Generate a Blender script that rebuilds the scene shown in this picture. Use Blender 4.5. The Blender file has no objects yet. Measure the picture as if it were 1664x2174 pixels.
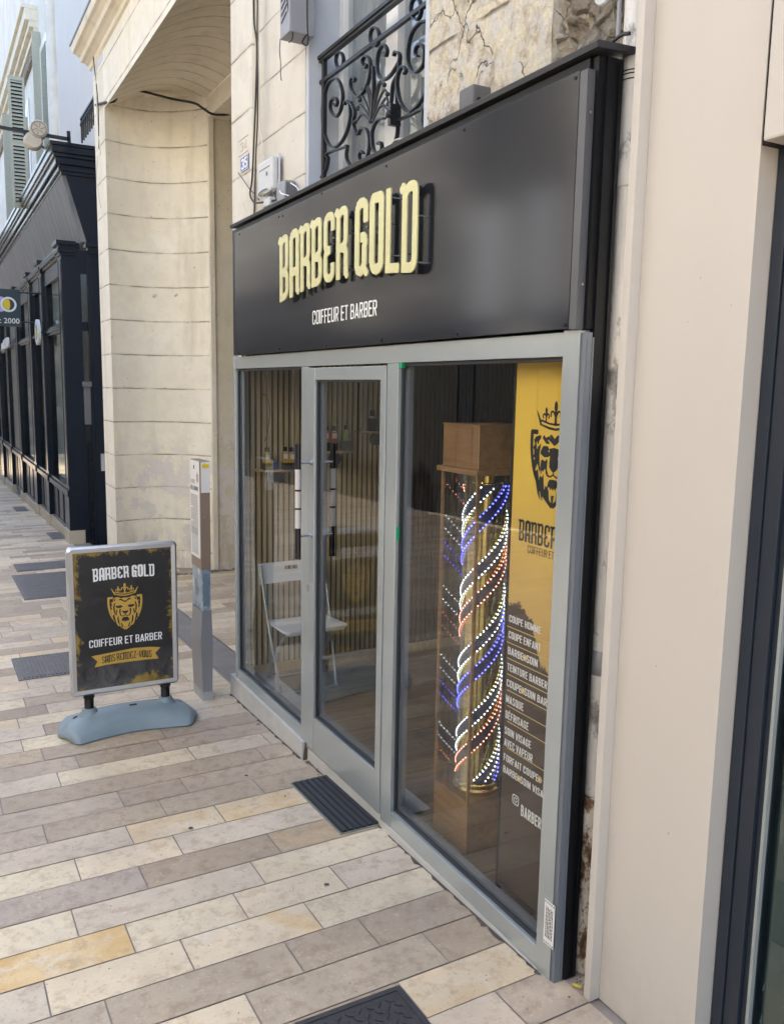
import bpy, bmesh, math, random
import numpy as np
from mathutils import Vector, Matrix
random.seed(7)
S = bpy.context.scene
COL = S.collection
R_ = math.radians

# ------------------------------------------------------------------ camera
F_PX = 1803.6
CAM = np.array([-1.8, 0.0, 2.03])
_y, _p, _r = 0.501897, -0.14399365, 0.0176847
FW = np.array([math.sin(_y)*math.cos(_p), math.cos(_y)*math.cos(_p), math.sin(_p)])
_r0 = np.array([math.cos(_y), -math.sin(_y), 0.0]); _u0 = np.cross(_r0, FW)
RT = _r0*math.cos(_r) + _u0*math.sin(_r)
UP = -_r0*math.sin(_r) + _u0*math.cos(_r)
cd = bpy.data.cameras.new('camera'); cam = bpy.data.objects.new('camera', cd); COL.objects.link(cam)
cd.sensor_fit = 'HORIZONTAL'; cd.sensor_width = 36.0; cd.lens = 36.0*F_PX/1664.0
cd.clip_start = 0.05; cd.clip_end = 3000
cam.matrix_world = Matrix(((RT[0], UP[0], -FW[0], CAM[0]), (RT[1], UP[1], -FW[1], CAM[1]), (RT[2], UP[2], -FW[2], CAM[2]), (0, 0, 0, 1)))
S.camera = cam

# ------------------------------------------------------------------ light
SUN_EL, SUN_AZ = R_(52), R_(72)        # azimuth from +Y towards +X (behind the shops)
w = bpy.data.worlds.new('World'); S.world = w; w.use_nodes = True
nt = w.node_tree
bg = nt.nodes['Background']; bg.inputs['Strength'].default_value = 0.15
sky = nt.nodes.new('ShaderNodeTexSky'); sky.sky_type = 'NISHITA'; sky.sun_disc = False
sky.sun_elevation = SUN_EL; sky.sun_rotation = SUN_AZ; sky.dust_density = 3.5; sky.air_density = 0.9; sky.ozone_density = 1.0
nt.links.new(sky.outputs[0], bg.inputs['Color'])
sl = bpy.data.lights.new('sun', 'SUN'); sl.energy = 2.8; sl.angle = R_(0.6); sl.color = (1.0, 0.93, 0.82)
so = bpy.data.objects.new('sun', sl); COL.objects.link(so)
sd = Vector((math.sin(SUN_AZ)*math.cos(SUN_EL), math.cos(SUN_AZ)*math.cos(SUN_EL), math.sin(SUN_EL)))
so.rotation_euler = (-sd).to_track_quat('-Z', 'Y').to_euler(); so.location = (30, 10, 40)
S.view_settings.view_transform = 'Standard'; S.view_settings.look = 'None'; S.view_settings.gamma = 1.0
S.view_settings.exposure = 2.5
try:
    S.view_settings.use_white_balance = True
    S.view_settings.white_balance_temperature = 7000
    S.view_settings.white_balance_tint = 6
except Exception: pass
S.render.engine = 'CYCLES'
S.cycles.max_bounces = 9; S.cycles.transparent_max_bounces = 16; S.cycles.glossy_bounces = 4; S.cycles.diffuse_bounces = 4
S.cycles.sample_clamp_indirect = 6.0
S.cycles.caustics_reflective = False; S.cycles.caustics_refractive = False

# ------------------------------------------------------------------ measuring helpers: a sight line met with a real plane
def _ray(p): return RT*((p[0]-832.0)/F_PX) - UP*((p[1]-1087.0)/F_PX) + FW
def onX(p, x): d = _ray(p); return CAM + d*((x-CAM[0])/d[0])
def onY(p, y): d = _ray(p); return CAM + d*((y-CAM[1])/d[1])
def gz(y): return -0.033*(y-2.1)
def onG(p, h=0.0):
    d = _ray(p); t = (0.033*2.1 + h - 2.03)/(d[2]+0.033*d[1]); return CAM + d*t

# ------------------------------------------------------------------ materials
def L(nt, a, b): nt.links.new(a, b)
def newmat(name):
    m = bpy.data.materials.new(name); m.use_nodes = True
    nt = m.node_tree; b = nt.nodes['Principled BSDF']; return m, nt, b
def node(nt, t, **kw):
    n = nt.nodes.new(t)
    for k, v in kw.items():
        if k == 'op': n.operation = v
        elif k == 'bt': n.blend_type = v
        else: n.inputs[k].default_value = v
    return n
def posn(nt): return nt.nodes.new('ShaderNodeNewGeometry').outputs['Position']
def noise(nt, scale, detail=5, rough=.55, vec=None, stretch=None, dist=0.0):
    n = nt.nodes.new('ShaderNodeTexNoise'); n.inputs['Scale'].default_value = scale
    n.inputs['Detail'].default_value = detail; n.inputs['Roughness'].default_value = rough; n.inputs['Distortion'].default_value = dist
    v = vec if vec is not None else posn(nt)
    if stretch:
        mp = nt.nodes.new('ShaderNodeMapping'); mp.inputs['Scale'].default_value = stretch; L(nt, v, mp.inputs['Vector']); v = mp.outputs[0]
    L(nt, v, n.inputs['Vector']); return n.outputs['Fac']
def ramp(nt, fac, stops, interp='LINEAR'):
    r = nt.nodes.new('ShaderNodeValToRGB'); r.color_ramp.interpolation = interp
    e = r.color_ramp.elements
    while len(e) < len(stops): e.new(0.5)
    for i, (p, c) in enumerate(stops):
        e[i].position = p; e[i].color = (c[0], c[1], c[2], 1) if not isinstance(c, (int, float)) else (c, c, c, 1)
    L(nt, fac, r.inputs[0]); return r.outputs[0]
def mix(nt, fac, a, b, bt='MIX'):
    n = nt.nodes.new('ShaderNodeMix'); n.data_type = 'RGBA'; n.blend_type = bt
    for sock, v in ((n.inputs[0], fac), (n.inputs[6], a), (n.inputs[7], b)):
        if hasattr(v, 'links'): L(nt, v, sock)
        elif isinstance(v, (int, float)) and sock == n.inputs[0]: sock.default_value = v
        else: sock.default_value = (v[0], v[1], v[2], 1) if not isinstance(v, (int, float)) else (v, v, v, 1)
    return n.outputs[2]
def mth(nt, op, a, b=None, c=None, clamp=False):
    n = nt.nodes.new('ShaderNodeMath'); n.operation = op; n.use_clamp = clamp
    for s, v in zip(n.inputs, (a, b, c)):
        if v is None: continue
        if hasattr(v, 'links'): L(nt, v, s)
        else: s.default_value = v
    return n.outputs[0]
def bump(nt, b, h, strength=.3, dist=.01):
    n = nt.nodes.new('ShaderNodeBump'); n.inputs['Strength'].default_value = strength; n.inputs['Distance'].default_value = dist
    L(nt, h, n.inputs['Height']); L(nt, n.outputs[0], b.inputs['Normal'])
def xyz(nt):
    s = nt.nodes.new('ShaderNodeSeparateXYZ'); L(nt, posn(nt), s.inputs[0]); return s.outputs
def simple(name, c, rough=.5, metal=0.0, var=.12, scale=8, bmp=0.0, bscale=60, spec=None, coat=0):
    m, nt, b = newmat(name)
    c2 = tuple(max(0, v*(1-var)) for v in c); c1 = tuple(min(1, v*(1+var)) for v in c)
    L(nt, mix(nt, noise(nt, scale), c2, c1), b.inputs['Base Color'])
    b.inputs['Metallic'].default_value = metal
    b.inputs['Roughness'].default_value = rough
    if spec is not None: b.inputs['Specular IOR Level'].default_value = spec
    if coat: b.inputs['Coat Weight'].default_value = coat
    if bmp: bump(nt, b, noise(nt, bscale, 4), bmp, .004)
    return m
def emis(name, c, s):
    m, nt, b = newmat(name); b.inputs['Base Color'].default_value = (*c, 1); b.inputs['Emission Color'].default_value = (*c, 1); b.inputs['Emission Strength'].default_value = s
    return m
def glassmat(name, tint=(.93, .95, .95), refl=1.0, ior=1.5):
    m, nt, b = newmat(name); nt.nodes.remove(b)
    out = nt.nodes['Material Output']; t = nt.nodes.new('ShaderNodeBsdfTransparent'); t.inputs[0].default_value = (*tint, 1)
    g = nt.nodes.new('ShaderNodeBsdfGlossy'); g.inputs['Roughness'].default_value = 0.004; g.inputs['Color'].default_value = (1, 1, 1, 1)
    # Schlick reflectance of a thin sheet, the same from both sides
    ge = nt.nodes.new('ShaderNodeNewGeometry'); dp = nt.nodes.new('ShaderNodeVectorMath'); dp.operation = 'DOT_PRODUCT'
    L(nt, ge.outputs['Incoming'], dp.inputs[0]); L(nt, ge.outputs['Normal'], dp.inputs[1])
    cs = mth(nt, 'SUBTRACT', 1.0, mth(nt, 'ABSOLUTE', dp.outputs['Value']), clamp=True); f0 = ((ior-1)/(ior+1))**2
    fr = mth(nt, 'MULTIPLY_ADD', mth(nt, 'POWER', cs, 5.0), 1-f0, f0)
    mx = nt.nodes.new('ShaderNodeMixShader'); L(nt, mth(nt, 'MULTIPLY', fr, refl, clamp=True), mx.inputs[0])
    L(nt, t.outputs[0], mx.inputs[1]); L(nt, g.outputs[0], mx.inputs[2]); L(nt, mx.outputs[0], out.inputs['Surface']); return m

def masonry(name, base, stain, joints=None, rough=.85, crack=.0, lower_dirt=None, jdark=(.27, .22, .16)):
    """joints: list of (axis index, start, spacing, halfwidth)"""
    m, nt, b = newmat(name)
    n1 = noise(nt, 1.3, 6, .6); n2 = noise(nt, 6, 7, .65); n3 = noise(nt, 40, 4, .6)
    c = mix(nt, ramp(nt, n1, [(.38, 0), (.62, 1)]), base, stain)
    c = mix(nt, ramp(nt, n2, [(.46, 0), (.70, .55)]), c, tuple(v*.78 for v in base))
    st = noise(nt, 3.0, 5, .6, stretch=(1.6, 1.6, .25))
    c = mix(nt, ramp(nt, st, [(.53, 0), (.72, .5)]), c, (stain[0]*.72, stain[1]*.69, stain[2]*.64))
    n5 = noise(nt, .9, 5, .6); c = mix(nt, ramp(nt, n5, [(.45, 0), (.62, .35)]), c, (.70, .68, .62))
    c = mix(nt, ramp(nt, noise(nt, 26, 3, .5), [(.70, 0), (.74, .7)]), c, (stain[0]*.45, stain[1]*.4, stain[2]*.32))
    h = mth(nt, 'ADD', mth(nt, 'MULTIPLY', n2, .6), mth(nt, 'MULTIPLY', n3, .35))
    if crack:
        v = nt.nodes.new('ShaderNodeTexVoronoi'); v.feature = 'DISTANCE_TO_EDGE'; v.inputs['Scale'].default_value = crack
        wv = nt.nodes.new('ShaderNodeVectorMath'); wv.operation = 'ADD'
        nn = nt.nodes.new('ShaderNodeTexNoise'); nn.inputs['Scale'].default_value = 3.5; nn.inputs['Detail'].default_value = 6
        L(nt, posn(nt), nn.inputs['Vector']); L(nt, posn(nt), wv.inputs[0]); 
        sc = nt.nodes.new('ShaderNodeVectorMath'); sc.operation = 'SCALE'; sc.inputs['Scale'].default_value = .55; L(nt, nn.outputs['Color'], sc.inputs[0]); L(nt, sc.outputs[0], wv.inputs[1])
        L(nt, wv.outputs[0], v.inputs['Vector'])
        cr = ramp(nt, v.outputs['Distance'], [(.0, 1), (.006, .75), (.014, 0)])
        gate = ramp(nt, noise(nt, 1.1, 3), [(.50, 0), (.58, 1)])
        cr = mth(nt, 'MULTIPLY', cr, gate); c = mix(nt, cr, c, (.16, .13, .1)); h = mth(nt, 'SUBTRACT', h, mth(nt, 'MULTIPLY', cr, .8))
    if joints:
        pos = xyz(nt)
        for ax, st0, sp, hw in joints:
            wob = mth(nt, 'MULTIPLY', mth(nt, 'SUBTRACT', noise(nt, 5, 6, .7), .5), .016)
            t = mth(nt, 'ADD', mth(nt, 'SUBTRACT', pos[ax], st0 - 100*sp), wob)
            d = mth(nt, 'PINGPONG', t, sp/2)
            k = ramp(nt, mth(nt, 'DIVIDE', d, hw*4), [(.0, 1), (.16, .9), (.30, .15), (1, 0)])
            kk = mth(nt, 'MULTIPLY', k, ramp(nt, noise(nt, 4, 4), [(.35, .15), (.58, 1)]))
            c = mix(nt, kk, c, jdark); h = mth(nt, 'SUBTRACT', h, mth(nt, 'MULTIPLY', k, 2.5))
    if lower_dirt:
        pos = xyz(nt)
        z = mth(nt, 'ADD', pos[2], mth(nt, 'MULTIPLY', noise(nt, 2.4, 6, .65), 1.1))
        k = ramp(nt, mth(nt, 'SUBTRACT', z, lower_dirt+.35), [(.0, .9), (.45, 0)])
        pn = noise(nt, 2.6, 9, .68); k = mth(nt, 'MULTIPLY', k, ramp(nt, pn, [(.515, 0), (.53, 1)]))
        c = mix(nt, k, c, mix(nt, noise(nt, 12, 6, .7), (.60, .55, .50), (.80, .77, .74))); h = mth(nt, 'SUBTRACT', h, mth(nt, 'MULTIPLY', k, .5))
        k2 = mth(nt, 'MULTIPLY', ramp(nt, pos[2], [(.0, .55), (.5, 0)]), ramp(nt, noise(nt, 5, 7, .7, stretch=(1, 1, .25)), [(.45, 0), (.65, 1)])); c = mix(nt, k2, c, (.36, .30, .23))
    L(nt, c, b.inputs['Base Color']); b.inputs['Roughness'].default_value = rough
    bump(nt, b, h, .5, .008); return m

M = {}
M['cream_z'] = masonry('cream plaster wall', (.87, .82, .70), (.81, .75, .61), [(2, .35, .4075, .006)], lower_dirt=1.2)
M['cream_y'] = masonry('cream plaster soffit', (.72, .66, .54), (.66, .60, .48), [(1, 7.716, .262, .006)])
M['cream'] = masonry('cream plaster plain', (.80, .74, .62), (.73, .67, .54))
M['cream_shade'] = masonry('shaded cream plaster', (.68, .62, .49), (.61, .55, .42), lower_dirt=1.6)  # darker copy of the cream: passage shade put into the colour
M['cream_face'] = masonry('cream ashlar', (.86, .81, .70), (.79, .735, .61), [(2, .35, .4075, .006)])
M['ashlar'] = masonry('painted ashlar', (.69, .655, .59), (.61, .565, .49), [(2, 3.551, .33, .004)])
M['white_wall'] = masonry('white render', (.74, .71, .66), (.62, .60, .56))
M['blue_reveal'] = simple('pale grey-blue paint', (.50, .53, .58), .6, var=.07, scale=3, bmp=.15)
def peel():
    m, nt, b = newmat('peeling ashlar')
    n = noise(nt, 6.5, 9, .72, dist=.08); c = ramp(nt, n, [(.38, (.40, .34, .27)), (.47, (.58, .50, .38)), (.53, (.72, .66, .53)), (.66, (.66, .57, .38))])
    c = mix(nt, ramp(nt, noise(nt, 14, 8, .7), [(.50, 0), (.56, .85)]), c, (.64, .61, .56))
    c = mix(nt, .6, c, ramp(nt, noise(nt, 38, 7, .7), [(.3, .72), (.7, 1.2)]), 'MULTIPLY')
    v = nt.nodes.new('ShaderNodeTexVoronoi'); v.feature = 'DISTANCE_TO_EDGE'; v.inputs['Scale'].default_value = 3.6
    wv = nt.nodes.new('ShaderNodeVectorMath'); wv.operation = 'ADD'; nn = nt.nodes.new('ShaderNodeTexNoise'); nn.inputs['Scale'].default_value = 6; nn.inputs['Detail'].default_value = 7
    sc = nt.nodes.new('ShaderNodeVectorMath'); sc.operation = 'SCALE'; sc.inputs['Scale'].default_value = .3
    L(nt, posn(nt), nn.inputs['Vector']); L(nt, nn.outputs['Color'], sc.inputs[0]); L(nt, posn(nt), wv.inputs[0]); L(nt, sc.outputs[0], wv.inputs[1]); L(nt, wv.outputs[0], v.inputs['Vector'])
    cr = ramp(nt, v.outputs['Distance'], [(0, 1), (.006, .7), (.015, 0)]); cr = mth(nt, 'MULTIPLY', cr, ramp(nt, noise(nt, 2.6, 3), [(.46, 0), (.54, 1)]))
    pos = xyz(nt)
    # jointed courses
    d = mth(nt, 'PINGPONG', mth(nt, 'SUBTRACT', pos[2], 3.437-33), .165); k = ramp(nt, mth(nt, 'DIVIDE', d, .03), [(0, 1), (.2, .6), (.35, 0)])
    k = mth(nt, 'MULTIPLY', k, ramp(nt, noise(nt, 3, 3), [(.42, 0), (.5, .8)]))
    dk = mth(nt, 'MAXIMUM', cr, k); c = mix(nt, dk, c, (.13, .10, .08)); L(nt, c, b.inputs['Base Color']); b.inputs['Roughness'].default_value = .92
    h = mth(nt, 'SUBTRACT', mth(nt, 'MULTIPLY', n, 1.5), mth(nt, 'MULTIPLY', dk, .9)); bump(nt, b, h, .8, .03); return m
M['peel'] = peel()
def rubble():
    m, nt, b = newmat('exposed rubble'); n = noise(nt, 26, 9, .72); nb = noise(nt, 5, 5, .6)
    wv = nt.nodes.new('ShaderNodeVectorMath'); wv.operation = 'ADD'; nn = nt.nodes.new('ShaderNodeTexNoise'); nn.inputs['Scale'].default_value = 9; nn.inputs['Detail'].default_value = 5
    sc = nt.nodes.new('ShaderNodeVectorMath'); sc.operation = 'SCALE'; sc.inputs['Scale'].default_value = .09
    L(nt, posn(nt), nn.inputs['Vector']); L(nt, nn.outputs['Color'], sc.inputs[0]); L(nt, posn(nt), wv.inputs[0]); L(nt, sc.outputs[0], wv.inputs[1])
    v = nt.nodes.new('ShaderNodeTexVoronoi'); v.inputs['Scale'].default_value = 15; L(nt, wv.outputs[0], v.inputs['Vector'])
    ve = nt.nodes.new('ShaderNodeTexVoronoi'); ve.feature = 'DISTANCE_TO_EDGE'; ve.inputs['Scale'].default_value = 15; L(nt, wv.outputs[0], ve.inputs['Vector'])
    sp_ = nt.nodes.new('ShaderNodeSeparateXYZ'); L(nt, v.outputs['Color'], sp_.inputs[0])
    c = ramp(nt, sp_.outputs[0], [(0, (.30, .26, .21)), (.5, (.42, .37, .30)), (1, (.54, .48, .40))])
    c = mix(nt, .8, c, ramp(nt, n, [(.3, .6), (.7, 1.3)]), 'MULTIPLY')
    mo = ramp(nt, ve.outputs['Distance'], [(0, 1), (.10, .2), (.2, 0)]); c = mix(nt, mo, c, mix(nt, n, (.16, .13, .10), (.40, .35, .29)))
    L(nt, c, b.inputs['Base Color']); b.inputs['Roughness'].default_value = .95
    h = mth(nt, 'ADD', mth(nt, 'MULTIPLY', ramp(nt, ve.outputs['Distance'], [(0, 0), (.22, 1)]), nb), mth(nt, 'MULTIPLY', n, .5)); bump(nt, b, h, 1.0, .05); return m
M['rubble'] = rubble()
M['alu'] = simple('silver grey aluminium', (.45, .49, .50), .24, .5, var=.03, scale=2, spec=.6)
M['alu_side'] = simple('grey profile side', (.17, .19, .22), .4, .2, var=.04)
M['gasket'] = simple('rubber gasket', (.02, .022, .028), .5)
M['black_clad'] = simple('black cladding', (.005, .006, .008), .42, var=.2, spec=.25)
def fasc():
    m, nt, b = newmat('anthracite composite panel'); b.inputs['Base Color'].default_value = (.013, .015, .021, 1)
    b.inputs['Metallic'].default_value = 0.0; b.inputs['Roughness'].default_value = .135
    b.inputs['Specular IOR Level'].default_value = .5; return m
M['fascia'] = fasc()
M['gold_paint'] = simple('pale gold enamel', (.66, .62, .33), .35, .25, var=.03, scale=3)
M['steel'] = simple('polished steel', (.6, .6, .6), .2, 1.0, var=.05)
M['white_vinyl'] = simple('white vinyl', (.82, .82, .82), .45, var=.02)
M['concrete'] = simple('plinth concrete', (.50, .49, .47), .85, var=.18, scale=9, bmp=.5, bscale=30)
M['glass'] = glassmat('window glass', (.93, .94, .94), .90, 1.5)
M['glass_dark'] = glassmat('tinted window glass', (.62, .67, .66), 1.2, 1.6)
M['glass_navy'] = glassmat('optician glass', (.80, .84, .82), .35, 1.5)
M['glass_up'] = glassmat('upstairs window glass', (.85, .87, .88), 1.3, 1.5)
M['acrylic'] = glassmat('acrylic sheet', (.97, .97, .98), 2.6, 1.5)
M['iron'] = simple('black wrought iron', (.022, .024, .027), .38, .3, var=.3, scale=30, bmp=.2)
M['navy'] = simple('navy gloss paint', (.008, .0135, .024), .24, 0, var=.15, scale=5, spec=.28)
M['navy_dark'] = simple('navy recess paint', (.010, .014, .022), .4)
def zinc():
    m, nt, b = newmat('weathered zinc fascia'); n = noise(nt, 3, 6, .6, stretch=(1, 5, .35)); n2 = noise(nt, 9, 5, .6, stretch=(1, 6, .3))
    c = ramp(nt, n, [(.3, (.10, .105, .115)), (.55, (.19, .19, .20)), (.75, (.30, .30, .30))]); c = mix(nt, ramp(nt, n2, [(.5, 0), (.75, .4)]), c, (.07, .07, .08))
    L(nt, c, b.inputs['Base Color']); b.inputs['Roughness'].default_value = .55; b.inputs['Metallic'].default_value = .35; return m
M['zinc'] = zinc()
M['beige'] = simple('beige coated panel', (.555, .515, .47), .42, 0, var=.03, scale=1.2, spec=.4)
def beigem():
    m, nt, b = newmat('beige coated panel'); pos = xyz(nt); n = noise(nt, 1.1, 5, .6); c = mix(nt, n, (.535, .495, .452), (.575, .535, .488))
    c = mix(nt, mth(nt, 'MULTIPLY', ramp(nt, mth(nt, 'ADD', pos[2], mth(nt, 'MULTIPLY', noise(nt, 6, 6, .7), .5)), [(.15, .55), (.62, 0)]), ramp(nt, noise(nt, 9, 7, .7, stretch=(1, 1, .3)), [(.38, 0), (.7, 1)])), c, (.33, .29, .25))
    c = mix(nt, ramp(nt, noise(nt, 2.2, 4, .5, stretch=(1, 1, .22)), [(.52, 0), (.75, .22)]), c, (.46, .42, .375))
    c = mix(nt, ramp(nt, noise(nt, 55, 2, .4), [(.79, 0), (.80, .6)]), c, (.25, .22, .2)); L(nt, c, b.inputs['Base Color']); b.inputs['Roughness'].default_value = .42; b.inputs['Specular IOR Level'].default_value = .4
    bump(nt, b, noise(nt, 3, 3), .05, .01); return m
M['beige'] = beigem()
M['beige_side'] = simple('beige coated return', (.48, .445, .43), .45, 0, var=.018, scale=1.2)
def chippaint():
    m, nt, b = newmat('chipped navy frame'); n = noise(nt, 9, 6, .55, stretch=(1, 1, .5)); pos = xyz(nt)
    low = ramp(nt, mth(nt, 'DIVIDE', pos[2], 1.2), [(.0, .10), (1, 0.0)])
    k = ramp(nt, mth(nt, 'ADD', n, low), [(.695, 0), (.703, 1)])
    L(nt, mix(nt, k, (.018, .026, .040), (.62, .64, .66)), b.inputs['Base Color']); b.inputs['Roughness'].default_value = .4; return m
M['chip'] = chippaint()
def pipem():
    m, nt, b = newmat('flaking white pipe paint'); n = noise(nt, 9, 7, .65, stretch=(1, 1, .6)); pos = xyz(nt)
    c = ramp(nt, n, [(.33, (.20, .20, .20)), (.40, (.42, .41, .40)), (.44, (.72, .71, .70)), (1, (.76, .75, .74))])
    L(nt, c, b.inputs['Base Color']); b.inputs['Roughness'].default_value = .5; bump(nt, b, n, .3, .01); return m
M['pipe'] = pipem()
def rustp():
    m, nt, b = newmat('rusted cast iron'); n = noise(nt, 22, 8, .7, stretch=(1, 1, .55))
    c = ramp(nt, n, [(.36, (.06, .035, .02)), (.46, (.20, .12, .07)), (.52, (.60, .57, .52)), (1, (.68, .66, .63))])
    L(nt, c, b.inputs['Base Color']); b.inputs['Roughness'].default_value = .8; bump(nt, b, n, .8, .02); return m
M['rust'] = rustp()
M['cable_black'] = simple('black cable', (.02, .018, .02), .5)
M['cable_cream'] = simple('cream cable', (.62, .58, .48), .55)
M['box_grey'] = simple('grey plastic box', (.55, .56, .57), .45, var=.08, scale=5)
M['alarm'] = simple('weathered grey metal', (.28, .285, .31), .5, .2, var=.15, scale=5)
M['dark_box'] = simple('dark grey plastic', (.12, .115, .115), .5, var=.3, scale=12)
M['enamel_blue'] = simple('blue enamel', (.03, .05, .25), .3)
M['enamel_white'] = simple('white enamel', (.75, .75, .72), .35)
def plankm(name, c0, c1, dark, grain_axis=1, pw=.14):
    m, nt, b = newmat(name)
    st = [28, 28, 28]; st[grain_axis] = 2.2
    n = noise(nt, 1.0, 7, .62, stretch=tuple(st), dist=.6); c = ramp(nt, n, [(.3, c0), (.62, c1)])
    c = mix(nt, ramp(nt, noise(nt, 2.2, 4), [(.4, 0), (.65, .5)]), c, dark); L(nt, c, b.inputs['Base Color']); b.inputs['Roughness'].default_value = .42; bump(nt, b, n, .15, .003); return m
M['oak_slat'] = plankm('light oak slat', (.52, .40, .23), (.68, .55, .34), (.44, .33, .19), 2)
M['felt'] = simple('black felt', (.010, .009, .009), .9)
def floorm():
    m, nt, b = newmat('wood plank floor'); br = nt.nodes.new('ShaderNodeTexBrick'); mp = nt.nodes.new('ShaderNodeMapping')
    L(nt, posn(nt), mp.inputs[0]); L(nt, mp.outputs[0], br.inputs['Vector'])
    br.inputs['Scale'].default_value = 1; br.inputs['Brick Width'].default_value = 1.2; br.inputs['Row Height'].default_value = .16; br.inputs['Mortar Size'].default_value = .003
    br.inputs['Color1'].default_value = (.22, .155, .10, 1); br.inputs['Color2'].default_value = (.15, .105, .07, 1); br.inputs['Mortar'].default_value = (.03, .02, .015, 1)
    n = noise(nt, 1, 7, .62, stretch=(2.5, 30, 1), dist=.5)
    L(nt, mix(nt, .8, br.outputs['Color'], ramp(nt, n, [(.3, .45), (.7, 1.2)]), 'MULTIPLY'), b.inputs['Base Color']); b.inputs['Roughness'].default_value = .3; return m
M['floor'] = floorm()
M['case_wood'] = plankm('brown walnut veneer', (.22, .115, .045), (.36, .20, .085), (.16, .08, .03), 1)
M['case_edge'] = simple('pale wood edge', (.50, .34, .18), .5)
M['white_plastic'] = simple('white plastic', (.90, .90, .90), .35, var=.03)
M['tube_steel'] = simple('grey steel tube', (.46, .49, .49), .3, .6)
M['brass'] = simple('polished gold sheet', (.80, .62, .18), .14, 1.0, var=.1, scale=6)
M['tape'] = simple('dark led tape', (.028, .028, .07), .35)
M['led_w'] = emis('led white', (.80, .94, 1.0), 2.2)
M['led_r'] = emis('led red', (1.0, .34, .24), 1.8)
M['led_b'] = emis('led blue', (.06, .08, 1.0), 4.0)
M['led_g'] = emis('green light', (.0, .5, .2), .8)
M['ceiling'] = simple('dim painted ceiling', (.30, .30, .31), .8)
M['inner_wall'] = simple('dark interior wall', (.035, .032, .030), .8)
M['board_alu'] = simple('snap frame aluminium', (.58, .59, .62), .28, .75, var=.03)
M['board_plastic'] = simple('blue grey plastic', (.20, .255, .285), .45, var=.14, scale=9, bmp=.2, bscale=200)
M['spring'] = simple('black spring', (.015, .014, .015), .35, .4)
M['cast_far'] = simple('worn grey iron', (.15, .138, .134), .55, .2, var=.35, scale=14, bmp=.5, bscale=40)
M['cast'] = simple('cast iron cover', (.065, .062, .066), .45, .5, var=.3, scale=18, bmp=.6, bscale=45)
M['rubber'] = simple('black grooved rubber', (.022, .025, .032), .45, var=.2, scale=10, bmp=.2)
M['mortar'] = simple('joint mortar', (.27, .235, .21), .95, var=.2, scale=14, bmp=.4)
M['totem_brown'] = simple('taupe enamel', (.235, .17, .13), .45, var=.04)
M['totem_grey'] = simple('grey steel base', (.27, .27, .285), .42, .3, var=.06, scale=4)
M['totem_white'] = simple('white printed panel', (.74, .73, .72), .4, var=.03)
M['yellow'] = simple('yellow plastic', (.72, .52, .02), .45)
M['text_grey'] = simple('grey print', (.22, .21, .21), .6)
M['text_black'] = simple('black print', (.015, .013, .015), .5)
M['gold_print'] = simple('gold print', (.56, .35, .07), .4, .2, var=.12, scale=12)
M['gold_line'] = simple('gold rule', (.68, .50, .16), .4, .2)
M['lilac'] = simple('lilac vinyl', (.45, .38, .72), .4)
M['sky_white'] = simple('pale vinyl ring', (.66, .74, .78), .4)
M['shutter'] = simple('sage grey shutter', (.42, .43, .36), .65, var=.12, scale=14)
M['win_white'] = simple('white window paint', (.76, .76, .75), .4, var=.03)
M['curtain'] = simple('grey curtain', (.60, .61, .61), .9, var=.15)
M['opp'] = masonry('opposite render', (.78, .75, .70), (.72, .69, .64), [(2, 3.6, 3.0, .02)])
M['opp_dark'] = simple('dark shop paint', (.03, .035, .045), .3)
M['red_sign'] = simple('red sign', (.55, .03, .02), .4)
M['blue_sign'] = simple('blue sign', (.03, .04, .09), .35)
M['stone_step'] = simple('sandstone step', (.48, .42, .33), .85, var=.15, scale=7, bmp=.3)
M['room'] = simple('dark room', (.02, .022, .024), .8)
M['gum'] = simple('trodden gum', (.10, .095, .095), .8)
M['plaster_patch'] = simple('bare plaster scar', (.62, .45, .27), .9)

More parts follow.
